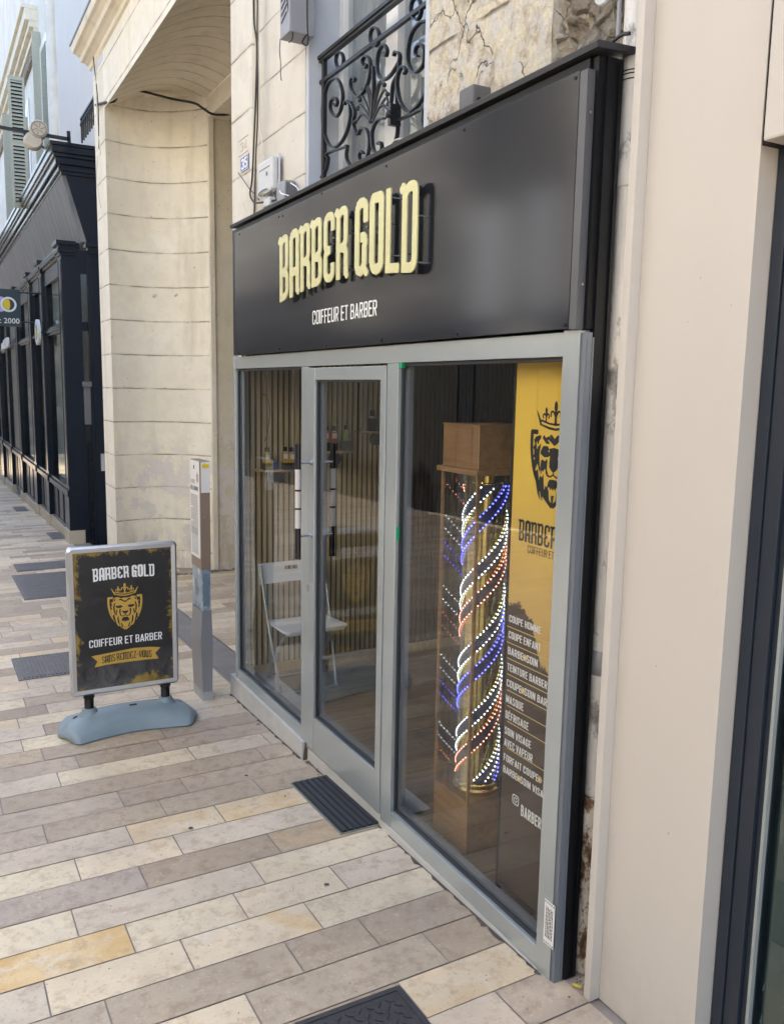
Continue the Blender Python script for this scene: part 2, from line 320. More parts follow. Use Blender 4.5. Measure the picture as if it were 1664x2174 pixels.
def slabmat():
    m, nt, b = newmat('sandstone slab')
    at = nt.nodes.new('ShaderNodeAttribute'); at.attribute_name = 'slab'; at.attribute_type = 'GEOMETRY'
    sep = nt.nodes.new('ShaderNodeSeparateXYZ'); L(nt, at.outputs['Vector'], sep.inputs[0])   # x palette 0..1, y random, z blotch kind
    base = ramp(nt, sep.outputs[0], [(0, (.47, .385, .285)), (.16, (.385, .305, .225)), (.30, (.56, .47, .365)), (.44, (.62, .53, .42)), (.58, (.67, .575, .42)), (.72, (.70, .58, .42)), (.86, (.68, .50, .27)), (1, (.425, .35, .29))])
    # shift the texture per slab so that no pattern runs over a joint
    off = nt.nodes.new('ShaderNodeVectorMath'); off.operation = 'MULTIPLY_ADD'; cmb = nt.nodes.new('ShaderNodeCombineXYZ')
    L(nt, sep.outputs[1], cmb.inputs[0]); L(nt, sep.outputs[1], cmb.inputs[1]); L(nt, cmb.outputs[0], off.inputs[0]); off.inputs[1].default_value = (37, 91, 13); L(nt, posn(nt), off.inputs[2]); P = off.outputs[0]
    n1 = noise(nt, 3.2, 5, .6, P); n2 = noise(nt, 17, 7, .66, P); n3 = noise(nt, 75, 4, .6, P)
    c = mix(nt, .75, base, ramp(nt, n1, [(.3, .84), (.7, 1.10)]), 'MULTIPLY')
    c = mix(nt, ramp(nt, n2, [(.38, .85), (.5, 0)]), c, mix(nt, 1, c, (.78, .73, .70), 'MULTIPLY'))
    c = mix(nt, ramp(nt, n2, [(.60, 0), (.72, .5)]), c, mix(nt, .35, c, (.80, .76, .72)))
    c = mix(nt, ramp(nt, n3, [(.60, 0), (.72, .6)]), c, mix(nt, .5, c, (.85, .8, .76)))
    c = mix(nt, ramp(nt, n3, [(.30, .6), (.38, 0)]), c, (.24, .20, .17))
    n4 = noise(nt, 1.1, 6, .6); c = mix(nt, ramp(nt, n4, [(.40, .28), (.56, 0)]), c, (.25, .21, .19))
    # warm iron blotches on some slabs, with a pale vein
    bl = mth(nt, 'MULTIPLY', ramp(nt, noise(nt, 2.6, 4, .5, P, dist=.6), [(.45, 0), (.60, 1)]), sep.outputs[2])
    c = mix(nt, mth(nt, 'MULTIPLY', bl, .8), c, (.58, .37, .15))
    vn = nt.nodes.new('ShaderNodeTexNoise'); vn.inputs['Scale'].default_value = 1.6; vn.inputs['Distortion'].default_value = .15; vn.inputs['Detail'].default_value = 6; L(nt, P, vn.inputs['Vector'])
    ridge = mth(nt, 'ABSOLUTE', mth(nt, 'SUBTRACT', vn.outputs['Fac'], .5))
    vk = mth(nt, 'MULTIPLY', ramp(nt, ridge, [(.0, .65), (.01, .3), (.035, 0)]), mth(nt, 'MULTIPLY', mth(nt, 'ADD', mth(nt, 'MULTIPLY', sep.outputs[2], .7), .03), ramp(nt, noise(nt, 4, 4, .6, P), [(.45, 0), (.6, 1)])))
    c = mix(nt, vk, c, (.74, .69, .62))
    L(nt, c, b.inputs['Base Color']); L(nt, ramp(nt, n2, [(.3, .50), (.7, .68)]), b.inputs['Roughness']); b.inputs['Specular IOR Level'].default_value = .42
    bump(nt, b, mth(nt, 'ADD', mth(nt, 'MULTIPLY', n2, .7), mth(nt, 'MULTIPLY', n3, .4)), .28, .004); return m
M['slab'] = slabmat()
def stripm():
    m, nt, b = newmat('stripped steel'); n = noise(nt, 11, 6, .7, stretch=(1, 1, .6)); c = ramp(nt, n, [(.36, (.07, .08, .09)), (.46, (.20, .27, .33)), (.56, (.30, .38, .44)), (.64, (.62, .62, .60))], 'LINEAR'); L(nt, c, b.inputs['Base Color']); b.inputs['Roughness'].default_value = .35; return m

# ------------------------------------------------------------------ mesh builder
ORG = {}
def tag(o, label=None, cat=None, group=None, kind=None):
    if label: o['label'] = label
    if cat: o['category'] = cat
    if group: o['group'] = group
    if kind: o['kind'] = kind
    return o
def thing(name, loc, label, cat, group=None):
    o = bpy.data.objects.new(name, None); COL.objects.link(o); o.location = loc; ORG[o.name] = Vector(loc); o.empty_display_size = .1
    return tag(o, label, cat, group)
class MB:
    def __init__(s): s.bm = bmesh.new()
    def vs(s, pts): return [s.bm.verts.new(tuple(float(c) for c in p)) for p in pts]
    def poly(s, pts):
        try: return s.bm.faces.new(s.vs(pts))
        except ValueError: pass
    def box(s, x0, x1, y0, y1, z0, z1, bev=0.0):
        r = bmesh.ops.create_cube(s.bm, size=1.0); v = r['verts']
        for q in v: q.co = Vector(((x0+x1)/2 + q.co.x*(x1-x0), (y0+y1)/2 + q.co.y*(y1-y0), (z0+z1)/2 + q.co.z*(z1-z0)))
        if bev:
            e = list({e for q in v for e in q.link_edges}); bmesh.ops.bevel(s.bm, geom=e, offset=bev, segments=2, affect='EDGES', profile=.6)
        return s
    def prism(s, pts, d):
        """closed 3D polygon pushed along d"""
        a = s.vs(pts); b = s.vs([Vector(p)+Vector(d) for p in pts]); n = len(pts)
        s.bm.faces.new(a[::-1]); s.bm.faces.new(b)
        for i in range(n): s.bm.faces.new((a[i], a[(i+1) % n], b[(i+1) % n], b[i]))
        return s
    def strip(s, A, B):
        a = s.vs(A); b = s.vs(B)
        for i in range(len(a)-1): s.bm.faces.new((a[i], a[i+1], b[i+1], b[i]))
        return s
    def grid(s, rows, close=False):
        R = [s.vs(r) for r in rows]
        for i in range(len(R)-1):
            n = len(R[i])
            for j in range(n if close else n-1): s.bm.faces.new((R[i][j], R[i][(j+1) % n], R[i+1][(j+1) % n], R[i+1][j]))
        return R
    def tube(s, path, r, n=8, cap=True, rx=None, up=(0, 0, 1)):
        P = [Vector(tuple(float(c) for c in p)) for p in path]; N = len(P); rows = []; prev = None
        for i, p in enumerate(P):
            t = (P[min(i+1, N-1)]-P[max(i-1, 0)])
            if t.length < 1e-9: t = Vector((0, 0, 1))
            t.normalize()
            if prev is None:
                a = Vector(up)
                if abs(a.dot(t)) > .9: a = Vector((1, 0, 0)) if abs(t.x) < .9 else Vector((0, 1, 0))
                u = (a - t*a.dot(t)).normalized()
            else: u = (prev - t*prev.dot(t)).normalized() if (prev - t*prev.dot(t)).length > 1e-6 else prev
            prev = u; v = t.cross(u); rr = r[i] if isinstance(r, (list, tuple)) else r
            rows.append([p + u*(math.cos(2*math.pi*k/n)*rr) + v*(math.sin(2*math.pi*k/n)*rr) for k in range(n)])
        R = s.grid(rows, True)
        if cap: s.bm.faces.new(R[0][::-1]); s.bm.faces.new(R[-1])
        return s
    def bar(s, path, nrm, w, t):
        """flat bar: path in a plane with normal nrm, w along normal, t in the plane"""
        P = [Vector(tuple(float(c) for c in p)) for p in path]; N = len(P); nn = Vector(nrm).normalized(); rows = []
        for i, p in enumerate(P):
            d = (P[min(i+1, N-1)]-P[max(i-1, 0)]).normalized(); q = nn.cross(d).normalized()
            rows.append([p+nn*w/2+q*t/2, p+nn*w/2-q*t/2, p-nn*w/2-q*t/2, p-nn*w/2+q*t/2])
        R = s.grid(rows, True); s.bm.faces.new(R[0][::-1]); s.bm.faces.new(R[-1]); return s
    def lathe(s, c, prof, axis='z', n=24, cap=True):
        rows = []
        for rr, h in prof:
            ring = []
            for k in range(n):
                a = 2*math.pi*k/n; u, v = math.cos(a)*rr, math.sin(a)*rr
                ring.append({'z': (c[0]+u, c[1]+v, c[2]+h), 'x': (c[0]+h, c[1]+u, c[2]+v), 'y': (c[0]+v, c[1]+h, c[2]+u)}[axis])
            rows.append(ring)
        R = s.grid(rows, True)
        if cap:
            try: s.bm.faces.new(R[0][::-1]); s.bm.faces.new(R[-1])
            except ValueError: pass
        return s
    def build(s, name, mat, parent=None, smooth=False, weld=False, angle=35):
        bm = s.bm
        if weld: bmesh.ops.remove_doubles(bm, verts=bm.verts, dist=1e-5)
        bmesh.ops.recalc_face_normals(bm, faces=bm.faces)
        o0 = ORG.get(parent.name, Vector((0, 0, 0))) if parent else None
        if parent is None:
            z = min(v.co.z for v in bm.verts); cx = sum(v.co.x for v in bm.verts)/len(bm.verts); cy = sum(v.co.y for v in bm.verts)/len(bm.verts); o0 = Vector((cx, cy, z))
        for v in bm.verts: v.co -= o0
        me = bpy.data.meshes.new(name); bm.to_mesh(me); bm.free()
        if smooth:
            me.polygons.foreach_set('use_smooth', [True]*len(me.polygons))
            try: me.set_sharp_from_angle(angle=R_(angle))
            except Exception: pass
        for m in (mat if isinstance(mat, (list, tuple)) else [mat]): me.materials.append(m)
        o = bpy.data.objects.new(name, me); COL.objects.link(o)
        if parent: o.parent = parent
        else: o.location = o0
        ORG[o.name] = o0.copy(); return o
def copy_tree(o, parent=None):
    c = o.copy(); COL.objects.link(c); c.parent = parent
    if o.name in ORG: ORG[c.name] = ORG[o.name].copy()
    for ch in list(o.children): copy_tree(ch, c)
    return c
def sp(pts, k=6, closed=False):
    """Catmull-Rom through points"""
    P = [np.array(p, float) for p in pts]; n = len(P); out = []
    for i in range(n if closed else n-1):
        a, b, c, d = P[(i-1) % n] if closed or i > 0 else P[0], P[i], P[(i+1) % n], P[(i+2) % n] if closed or i+2 < n else P[-1]
        for j in range(k):
            t = j/k; out.append(.5*((2*b)+(-a+c)*t+(2*a-5*b+4*c-d)*t*t+(-a+3*b-3*c+d)*t**3))
    if not closed: out.append(P[-1])
    return out

# ------------------------------------------------------------------ 2D shapes by distance field -> mesh
def f_seg(P, a, b, h, cap=False):
    a = np.array(a, float); b = np.array(b, float); d = b-a; l = np.hypot(*d) or 1e-9; d = d/l; q = P-a
    u = q@d; v = np.abs(q@np.array([-d[1], d[0]]))
    if cap:
        uc = np.clip(u, 0, l); return np.hypot(u-uc, v)-h
    du = np.maximum(-u, u-l); dv = v-h
    return np.where((du > 0) & (dv > 0), np.hypot(du, dv), np.maximum(du, dv))
def f_circ(P, c, r): return np.hypot(P[:, 0]-c[0], P[:, 1]-c[1])-r
def f_line(P, pts, h, cap=False, closed=False):
    f = np.full(len(P), 9.0); n = len(pts)
    for i in range(n if closed else n-1):
        f = np.minimum(f, f_seg(P, pts[i], pts[(i+1) % n], h, cap))
        if i > 0 or closed: f = np.minimum(f, f_circ(P, pts[i], h))
    return f
def f_poly(P, pts):
    pts = np.array(pts, float); n = len(pts); d = np.full(len(P), 9.0); ins = np.zeros(len(P), bool)
    for i in range(n):
        a = pts[i]; b = pts[(i+1) % n]; e = b-a; q = P-a; t = np.clip((q@e)/(e@e+1e-12), 0, 1); r = q-t[:, None]*e
        d = np.minimum(d, np.hypot(r[:, 0], r[:, 1]))
        c = ((a[1] > P[:, 1]) != (b[1] > P[:, 1])) & (P[:, 0] < (b[0]-a[0])*(P[:, 1]-a[1])/((b[1]-a[1]) if b[1] != a[1] else 1e-9)+a[0]); ins ^= c
    return np.where(ins, -d, d)
def rnd(pts, r, k=4):
    out = [pts[0]]
    for i in range(1, len(pts)-1):
        a, b, c = (np.array(q, float) for q in pts[i-1:i+2]); u = a-b; v = c-b; lu = np.hypot(*u); lv = np.hypot(*v); rr = min(r, lu*.5, lv*.5)
        p0 = b+u/lu*rr; p1 = b+v/lv*rr
        for j in range(k+1): t = j/k; out.append(tuple((1-t)**2*p0+2*t*(1-t)*b+t*t*p1))
    out.append(pts[-1]); return out
def iso(field, x0, x1, y0, y1, step):
    nx = int(math.ceil((x1-x0)/step)); ny = int(math.ceil((y1-y0)/step))
    X = np.linspace(x0, x1, nx+1); Y = np.linspace(y0, y1, ny+1); g = np.array([(x, y) for y in Y for x in X]); F = field(g).reshape(ny+1, nx+1)
    V = []; idx = {}; Fc = []
    def vid(key, co):
        if key not in idx: idx[key] = len(V); V.append(co)
        return idx[key]
    for j in range(ny):
        for i in range(nx):
            cs = [(i, j), (i+1, j), (i+1, j+1), (i, j+1)]; fs = [F[c[1], c[0]] for c in cs]
            if min(fs) >= 0: continue
            poly = []
            for k in range(4):
                a, b = cs[k], cs[(k+1) % 4]; fa, fb = fs[k], fs[(k+1) % 4]
                if fa < 0: poly.append(vid(a, (X[a[0]], Y[a[1]])))
                if (fa < 0) != (fb < 0):
                    t = fa/(fa-fb); t = min(max(t, .02), .98); key = (min(a, b), max(a, b)); 
                    poly.append(vid(key, (X[a[0]]+(X[b[0]]-X[a[0]])*t, Y[a[1]]+(Y[b[1]]-Y[a[1]])*t)))
            if len(poly) >= 3: Fc.append(poly)
    return V, Fc
def put(mb, shape, fn, depth=None):
    V, Fc = shape; vv = mb.vs([fn(*p) for p in V]); fs = []
    for f in Fc:
        try: fs.append(mb.bm.faces.new([vv[i] for i in f]))
        except ValueError: pass
    if depth is not None:
        r = bmesh.ops.extrude_face_region(mb.bm, geom=fs)
        bmesh.ops.translate(mb.bm, verts=[g for g in r['geom'] if isinstance(g, bmesh.types.BMVert)], vec=Vector(depth))

def glyph_sans(ch, t):
    """list of (kind, pts) in a box w x 1; returns (w, strokes)"""
    a = t/2; w = .40; l = a; r = w-a; b = a; T = 1-a; m = .52; c = .12
    O = rnd([(w/2, T), (r, T), (r, b), (l, b), (l, T), (w/2, T)], c)
    G = {
     'A': (.42, [[(a*.75, 0), (.21-a*.15, .98)], [(.42-a*.75, 0), (.21+a*.15, .98)], [(.1, .25), (.32, .25)]]),
     'B': (w, [[(l, 0), (l, 1)], rnd([(l, T), (r-.01, T), (r-.01, m), (l, m)], c), rnd([(l, m), (r, m), (r, b), (l, b)], c)]),
     'C': (w, [rnd([(r, .66), (r, T), (l, T), (l, b), (r, b), (r, .34)], c)]),
     'D': (w, [[(l, 0), (l, 1)], rnd([(l, T), (r, T), (r, b), (l, b)], c)]),
     'E': (.36, [[(l, 0), (l, 1)], [(l, T), (.36, T)], [(l, m), (.33, m)], [(l, b), (.36, b)]]),
     'F': (.34, [[(l, 0), (l, 1)], [(l, T), (.34, T)], [(l, m-.02), (.31, m-.02)]]),
     'G': (w, [rnd([(r, .68), (r, T), (l, T), (l, b), (r, b), (r, .48), (w*.52, .48)], c)]),
     'H': (w, [[(l, 0), (l, 1)], [(r, 0), (r, 1)], [(l, m), (r, m)]]),
     'I': (t, [[(l, 0), (l, 1)]]),
     'L': (.33, [[(l, 0), (l, 1)], [(l, b), (.33, b)]]),
     'M': (.52, [[(l, 0), (l, 1)], [(.52-a, 0), (.52-a, 1)], [(l+.01, .97), (.26, .12)], [(.51-a, .97), (.26, .12)]]),
     'N': (.42, [[(l, 0), (l, 1)], [(.42-a, 0), (.42-a, 1)], [(l, .97), (.42-a, .03)]]),
     'O': (w, [O]),
     'P': (w, [[(l, 0), (l, 1)], rnd([(l, T), (r, T), (r, .45), (l, .45)], c)]),
     'Q': (w, [O, [(w*.55, .22), (w+.01, -.03)]]),
     'R': (w, [[(l, 0), (l, 1)], rnd([(l, T), (r, T), (r, .48), (l, .48)], c), [(w*.5, .48), (r+.005, 0)]]),
     'S': (w, [rnd([(r, .72), (r, T), (l, T), (l, .62), (r, .40), (r, b), (l, b), (l, .28)], .11)]),
     'T': (.38, [[(.19, 0), (.19, 1)], [(0, T), (.38, T)]]),
     'U': (w, [rnd([(l, 1), (l, b), (r, b), (r, 1)], c)]),
     'V': (.42, [[(a*.75, 1), (.21-a*.1, .02)], [(.42-a*.75, 1), (.21+a*.1, .02)]]),
     'X': (.42, [[(a*.8, 0), (.42-a*.8, 1)], [(a*.8, 1), (.42-a*.8, 0)]]),
     'Z': (.38, [[(.01, T), (.37, T)], [(.32, T-.03), (.06, b+.03)], [(.01, b), (.38, b)]]),
     '0': (w, [O]), '1': (.26, [[(.19, 0), (.19, 1)], [(.04, .82), (.19, .95)]]),
     '2': (w, [rnd([(l, .72), (l, T), (r, T), (r, .6), (l, .12), (l, b)], .11), [(l-a, b), (w, b)]]),
     '3': (w, [rnd([(l, .76), (l, T), (r, T), (r, m), (w*.35, m)], .1), rnd([(w*.35, m), (r, m), (r, b), (l, b), (l, .25)], .1)]),
     '4': (w, [[(r-.03, 0), (r-.03, 1)], [(r-.04, .96), (.04, .27)], [(0, .27), (w, .27)]]),
     '5': (w, [[(w-.02, T), (l, T)], [(l, 1), (l, .5)], rnd([(l, .55), (r, .55), (r, b), (l, b), (l, .26)], .11)]),
     '6': (w, [O, rnd([(l, .54), (r, .54), (r, b)], .1)]),
     '7': (.38, [[(0, T), (.38, T)], [(.33, T), (.14, 0)]]),
     '_': (.40, [[(0, -.08), (.40, -.08)]]), '-': (.24, [[(.0, .45), (.24, .45)]]), '.': (t, [[(l, 0), (l, t)]]),
     "'": (t, [[(l, .75), (l, 1)]]),
    }
    if ch == 'É': g = G['E']; return g[0], g[1]+[[(.14, 1.07), (.24, 1.2)]], []
    if ch == 'Ô': g = G['O']; return g[0], g[1]+[[(.08, 1.07), (.2, 1.17)], [(.2, 1.17), (.32, 1.07)]], []
    return G[ch][0], G[ch][1], []
def glyph_gold(ch, t):
    a = t/2; w = .38; l = a+.02; r = w-a; b = a; T = 1-a; m = .43; c = .13
    spur = [((.0, .93), .045), ((.035, .955), .05)]
    bowl = rnd([(l, T-.02), (l+.09, T-.075), (w*.55, T), (r, T), (r, .5), (w*.55, m)], .09)
    G = {
     'B': (w, [[(l, 0), (l, .97)], rnd([(l+.02, T-.06), (w*.45, T), (r-.01, T), (r-.01, m+.03), (l+.03, m)], .10), rnd([(l+.03, m), (r, m-.02), (r, b), (l, b)], .13)], spur),
     'A': (w, [rnd([(l, 0), (l, T), (r, T), (r, .04)], c), [(l, .36), (r, .36)]], [((r+.03, .045), .05)]),
     'R': (w, [[(l, 0), (l, .97)], rnd([(l+.02, T-.06), (w*.45, T), (r-.01, T), (r-.01, m+.03), (l+.03, m)], .10), rnd([(w*.5, m), (r, m-.03), (r, .04)], .06)], spur+[((r+.03, .045), .05)]),
     'E': (w, [rnd([(r, .72), (r, T), (l, T), (l, m+.05), (w*.62, m+.03)], c), rnd([(w*.62, m+.03), (l, m), (l, b), (r, b), (r, .27)], c)], []),
     'G': (w, [rnd([(r, .68), (r, T), (l, T), (l, b), (r-.05, b), (r-.02, .5), (w*.48, .5)], c)], [((r+.02, .04), .05)]),
     'O': (w, [rnd([(w/2, T), (r, T), (r, b), (l, b), (l, T), (w/2, T)], c)], []),
     'L': (.36, [[(l, 0), (l, 1)], [(l, b), (.36, b)]], []),
     'D': (w, [[(l, 0), (l, .97)], rnd([(l+.02, T-.06), (w*.45, T), (r, T), (r, b), (l, b)], c)], spur),
     'S': (w, [rnd([(r, .74), (r, T), (l, T), (l, .60), (r, .40), (r, b), (l, b), (l, .26)], .11)], []),
     'N': (w, [rnd([(l, 0), (l, T), (r, T), (r, 0)], c)], [((.0, .93), .04)]),
     'Z': (w, [[(.02, T), (w-.02, T)], [(w-.07, T), (.07, b)], [(.02, b), (w-.02, b)]], []),
     'V': (w, [rnd([(l, 1), (l+.02, .5), (w*.5, .03), (r-.02, .5), (r, 1)], .1)], []),
     'U': (w, [rnd([(l, 1), (l, b), (r, b), (r, 1)], c)], []),
     '-': (.22, [[(.0, .5), (.22, .5)]], []),
    }
    return G[ch]
_gc = {}
def glyph(ch, font, t, step):
    k = (ch, font, t, step)
    if k not in _gc:
        wd, st, dots = (glyph_gold if font == 'gold' else glyph_sans)(ch, t)
        def f(P):
            v = np.full(len(P), 9.0)
            for s in st: v = np.minimum(v, f_line(P, s, t/2))
            for c, rr in dots: v = np.minimum(v, f_circ(P, c, rr))
            return v
        _gc[k] = (wd, iso(f, -.1-step*.37, wd+.12, -.14-step*.41, 1.25 if ch in 'ÉÔ' else 1.04, step))
    return _gc[k]
def text_width(s, font='sans', t=.13, gap=.075, space=.20):
    x = 0
    for ch in s: x += space if ch == ' ' else ((.30 if ch == '+' else glyph(ch, font, t, .05)[0])+gap)
    return x-gap
def text(mb, s, fn, font='sans', t=.13, gap=.075, space=.20, step=.04, depth=None, plus=None):
    """fn(x, v): x runs 0..width in glyph heights, v 0..1"""
    x = 0
    for ch in s:
        if ch == ' ': x += space; continue
        if ch == '+':
            if plus is not None: plus.append(x+.15)
            x += .30+gap; continue
        wd, sh = glyph(ch, font, t, step); x_ = x; put(mb, sh, lambda u, v: fn(x_+u, v), depth); x += wd+gap

# lion crest: features given for one half and mirrored
FEAT = [
 [(.06, .70), (.12, .735), (.26, .73), (.285, .70), (.2, .655), (.12, .66)],
 [(.27, .83), (.31, .80), (.345, .70), (.33, .56), (.27, .42), (.29, .56), (.30, .70)],
 [(.125, .62), (.16, .64), (.18, .55), (.155, .47), (.1, .44), (.135, .5)],
 [(-.01, .555), (.085, .57), (.095, .545), (.04, .49), (.012, .48), (-.01, .48)],
 [(-.01, .385), (.07, .38), (.1, .34), (.12, .25), (.07, .29), (.05, .24), (.025, .28), (-.01, .22)],
 [(.2, .44), (.235, .38), (.225, .26), (.16, .12), (.18, .28)],
 [(.32, .50), (.36, .46), (.33, .32), (.25, .2), (.29, .36)],
 [(.385, .80), (.415, .72), (.40, .64), (.37, .60), (.385, .70)],
 [(.36, .92), (.40, .90), (.42, .82), (.39, .86), (.36, .85)],
 [(-.01, .80), (.05, .84), (.12, .88), (.20, .89), (.12, .93), (.05, .88), (-.01, .85)],
 [(.22, .60), (.26, .62), (.275, .5), (.24, .40), (.245, .5)],
 [(.10, .20), (.14, .24), (.12, .14), (.06, .07), (.08, .14)],
 [(.27, .93), (.31, .93), (.33, .88), (.29, .87)],
]
HEAD = [(-.01, .95), (.12, .94), (.2, .98), (.3, .97), (.35, .9), (.33, .86), (.40, .84), (.37, .78), (.43, .7), (.395, .66), (.425, .58), (.38, .55), (.40, .46), (.34, .40), (.34, .3), (.27, .24), (.22, .14), (.13, .12), (-.01, .07)]
SH = [(.0, 1.0), (.5, 1.0), (.49, .72), (.41, .43), (.22, .18), (-.01, -.01)]
DARKX = [
 [(.30, .93), (.35, .92), (.36, .85), (.335, .80), (.31, .86)], [(.43, .88), (.40, .81), (.44, .77), (.395, .71), (.43, .65), (.385, .63), (.36, .74), (.375, .86)],
 [(.335, .80), (.365, .70), (.41, .58), (.425, .46), (.365, .50), (.31, .62), (.30, .74)], [(.40, .42), (.365, .36), (.31, .18), (.24, .08), (.285, .26), (.345, .42)],
 [(-.01, .82), (.04, .87), (.11, .94), (.06, .95), (-.01, .89)], [(.08, .83), (.16, .89), (.22, .94), (.25, .90), (.17, .83)], [(.17, .60), (.24, .63), (.27, .55), (.22, .46), (.165, .52)],
 [(.13, .80), (.22, .80), (.27, .74), (.28, .70), (.15, .72), (.10, .76)], [(.22, .38), (.27, .42), (.29, .33), (.24, .16), (.20, .06), (.21, .22)], [(.08, .24), (.15, .30), (.17, .22), (.12, .10), (.05, .05), (.07, .15)], [(-.01, .17), (.03, .19), (.02, .10), (-.01, .06)]]
def f_crest(P, mode):
    Q = P.copy(); Q[:, 0] = np.abs(Q[:, 0])
    sh = [(0.33, .97), (.47, .97), (.465, .72), (.385, .44), (.21, .20), (0, 0.035)]
    sh = [tuple(q) for q in sp(sh[1:], 5)]
    f = f_line(Q, [(.34, .97), (.47, .97)], .03); f = np.minimum(f, f_line(Q, sh, .03)); f = np.minimum(f, f_circ(Q, (.47, .97), .03))
    cr = f_poly(Q, [(-.01, 1.0), (.12, 1.012), (.27, 1.05), (.30, 1.08), (.12, 1.045), (-.01, 1.03)])
    cr = np.minimum(cr, f_line(Q, [(0, 1.075), (.12, 1.085), (.30, 1.125)], .013))
    cr = np.minimum(cr, f_poly(Q, [(.27, 1.06), (.305, 1.05), (.405, 1.27), (.335, 1.19), (.29, 1.11)]))
    cr = np.minimum(cr, f_poly(Q, [(-.01, 1.39), (.03, 1.34), (.035, 1.28), (.015, 1.23), (.025, 1.08), (-.01, 1.08)]))
    cr = np.minimum(cr, f_line(Q, sp([(.015, 1.19), (.05, 1.24), (.095, 1.225), (.09, 1.18)], 4), .013, True))
    cr = np.minimum(cr, f_poly(Q, [(.19, 1.30), (.215, 1.26), (.205, 1.20), (.2, 1.10), (.175, 1.10), (.178, 1.2), (.165, 1.25)]))
    cr = np.minimum(cr, f_line(Q, sp([(.19, 1.17), (.225, 1.205), (.255, 1.185), (.245, 1.15)], 4), .011, True))
    cr = np.minimum(cr, f_line(Q, sp([(.19, 1.17), (.155, 1.205), (.13, 1.18), (.14, 1.15)], 4), .011, True))
    ft = np.full(len(Q), 9.0)
    for p in FEAT: ft = np.minimum(ft, f_poly(Q, p))
    ft = np.minimum(ft, f_line(Q, [(0, .49), (0, .445), (.06, .415), (.12, .425), (.15, .46)], .011, True))
    if mode == 'dark':
        nb = f_poly(Q, [(-.01, .79), (.10, .77), (.08, .66), (.095, .575), (-.01, .55)])
        for p in DARKX: ft = np.minimum(ft, f_poly(Q, p))
        return np.minimum(np.minimum(f, cr), np.minimum(ft, nb))
    hd = f_poly(Q, HEAD); hd = np.maximum(hd, -ft); f = np.maximum(f, -(f_poly(Q, HEAD)-.012)); return np.minimum(np.minimum(f, cr), hd)
CREST_GOLD = iso(lambda P: f_crest(P, 'gold'), -.523, .52, -.031, 1.41, .0125)
CREST_DARK = iso(lambda P: f_crest(P, 'dark'), -.523, .52, -.031, 1.41, .0125)

# ================================================================== GROUND
def sheet(name, x0, x1, y0, y1, dz, mat, step=4.0):
    mb = MB(); n = max(1, int((y1-y0)/step)); ys = [y0+(y1-y0)*i/n for i in range(n+1)]
    mb.strip([(x0, y, gz(y)+dz) for y in ys], [(x1, y, gz(y)+dz) for y in ys]); o = mb.build(name, mat); return tag(o, kind='structure')
mb = MB(); mb.strip([(-400, y, gz(min(max(y, -20), 45))-.06) for y in (-400, -20, 0, 20, 45, 900)], [(400, y, gz(min(max(y, -20), 45))-.06) for y in (-400, -20, 0, 20, 45, 900)])
tag(mb.build('ground', M['mortar']), kind='structure')
sheet('pavement_joints', -7.0, .30, -8, 44, -.004, M['mortar'])
KNOWN = {-3: ([-.469], [(.16, 0), (.74, .45)]), -2: ([-.952, -.251], [(.72, .1), (.02, 0), (.10, .15)]), -1: ([-1.376, -.731, -.425], [(.25, 0), (.05, 0), (.10, 0), (.13, 0)]),
 0: ([-1.068, -.567], [(.70, .1), (.70, 1), (.60, 0)]), 1: ([-1.23, -.797, -.363], [(.86, 1), (.60, 0), (.68, 0), (.38, 0)]), 2: ([-1.397, -.652], [(.56, .1), (.36, 0), (.57, .1)]),
 3: ([-1.092, -.501], [(1.0, 0), (.15, 0), (.08, .3)]), 4: ([-1.327, -.892], [(.60, 0), (.70, .15), (.40, 0)]), 5: ([-1.066, -.631], [(.33, 0), (.66, .35), (.74, .6)]),
 6: ([-1.412, -.863, -.358], [(.98, 0), (.07, 0), (.02, 0), (.10, 0)]), 7: ([-1.028, -.701], [(.24, 0), (.10, 0), (.22, 0)]), 8: ([-1.57, -.199], [(.98, 0), (.08, 0), (.97, 0)]),
 9: ([-1.273, -.55, -.094], [(.42, 0), (.62, .1), (.50, 0), (.3, 0)]), 10: ([-1.15, -.678], [(.98, 0), (.13, 0), (.98, 0)]), 11: ([-1.31, -.62], [(.95, 0), (.10, .2), (.2, 0)]),
 12: ([-1.4, -.9], [(.3, 0), (.60, .2), (.35, 0)]), -4: ([-.9, -.2], [(.05, 0), (.40, .1), (.97, 0)])}
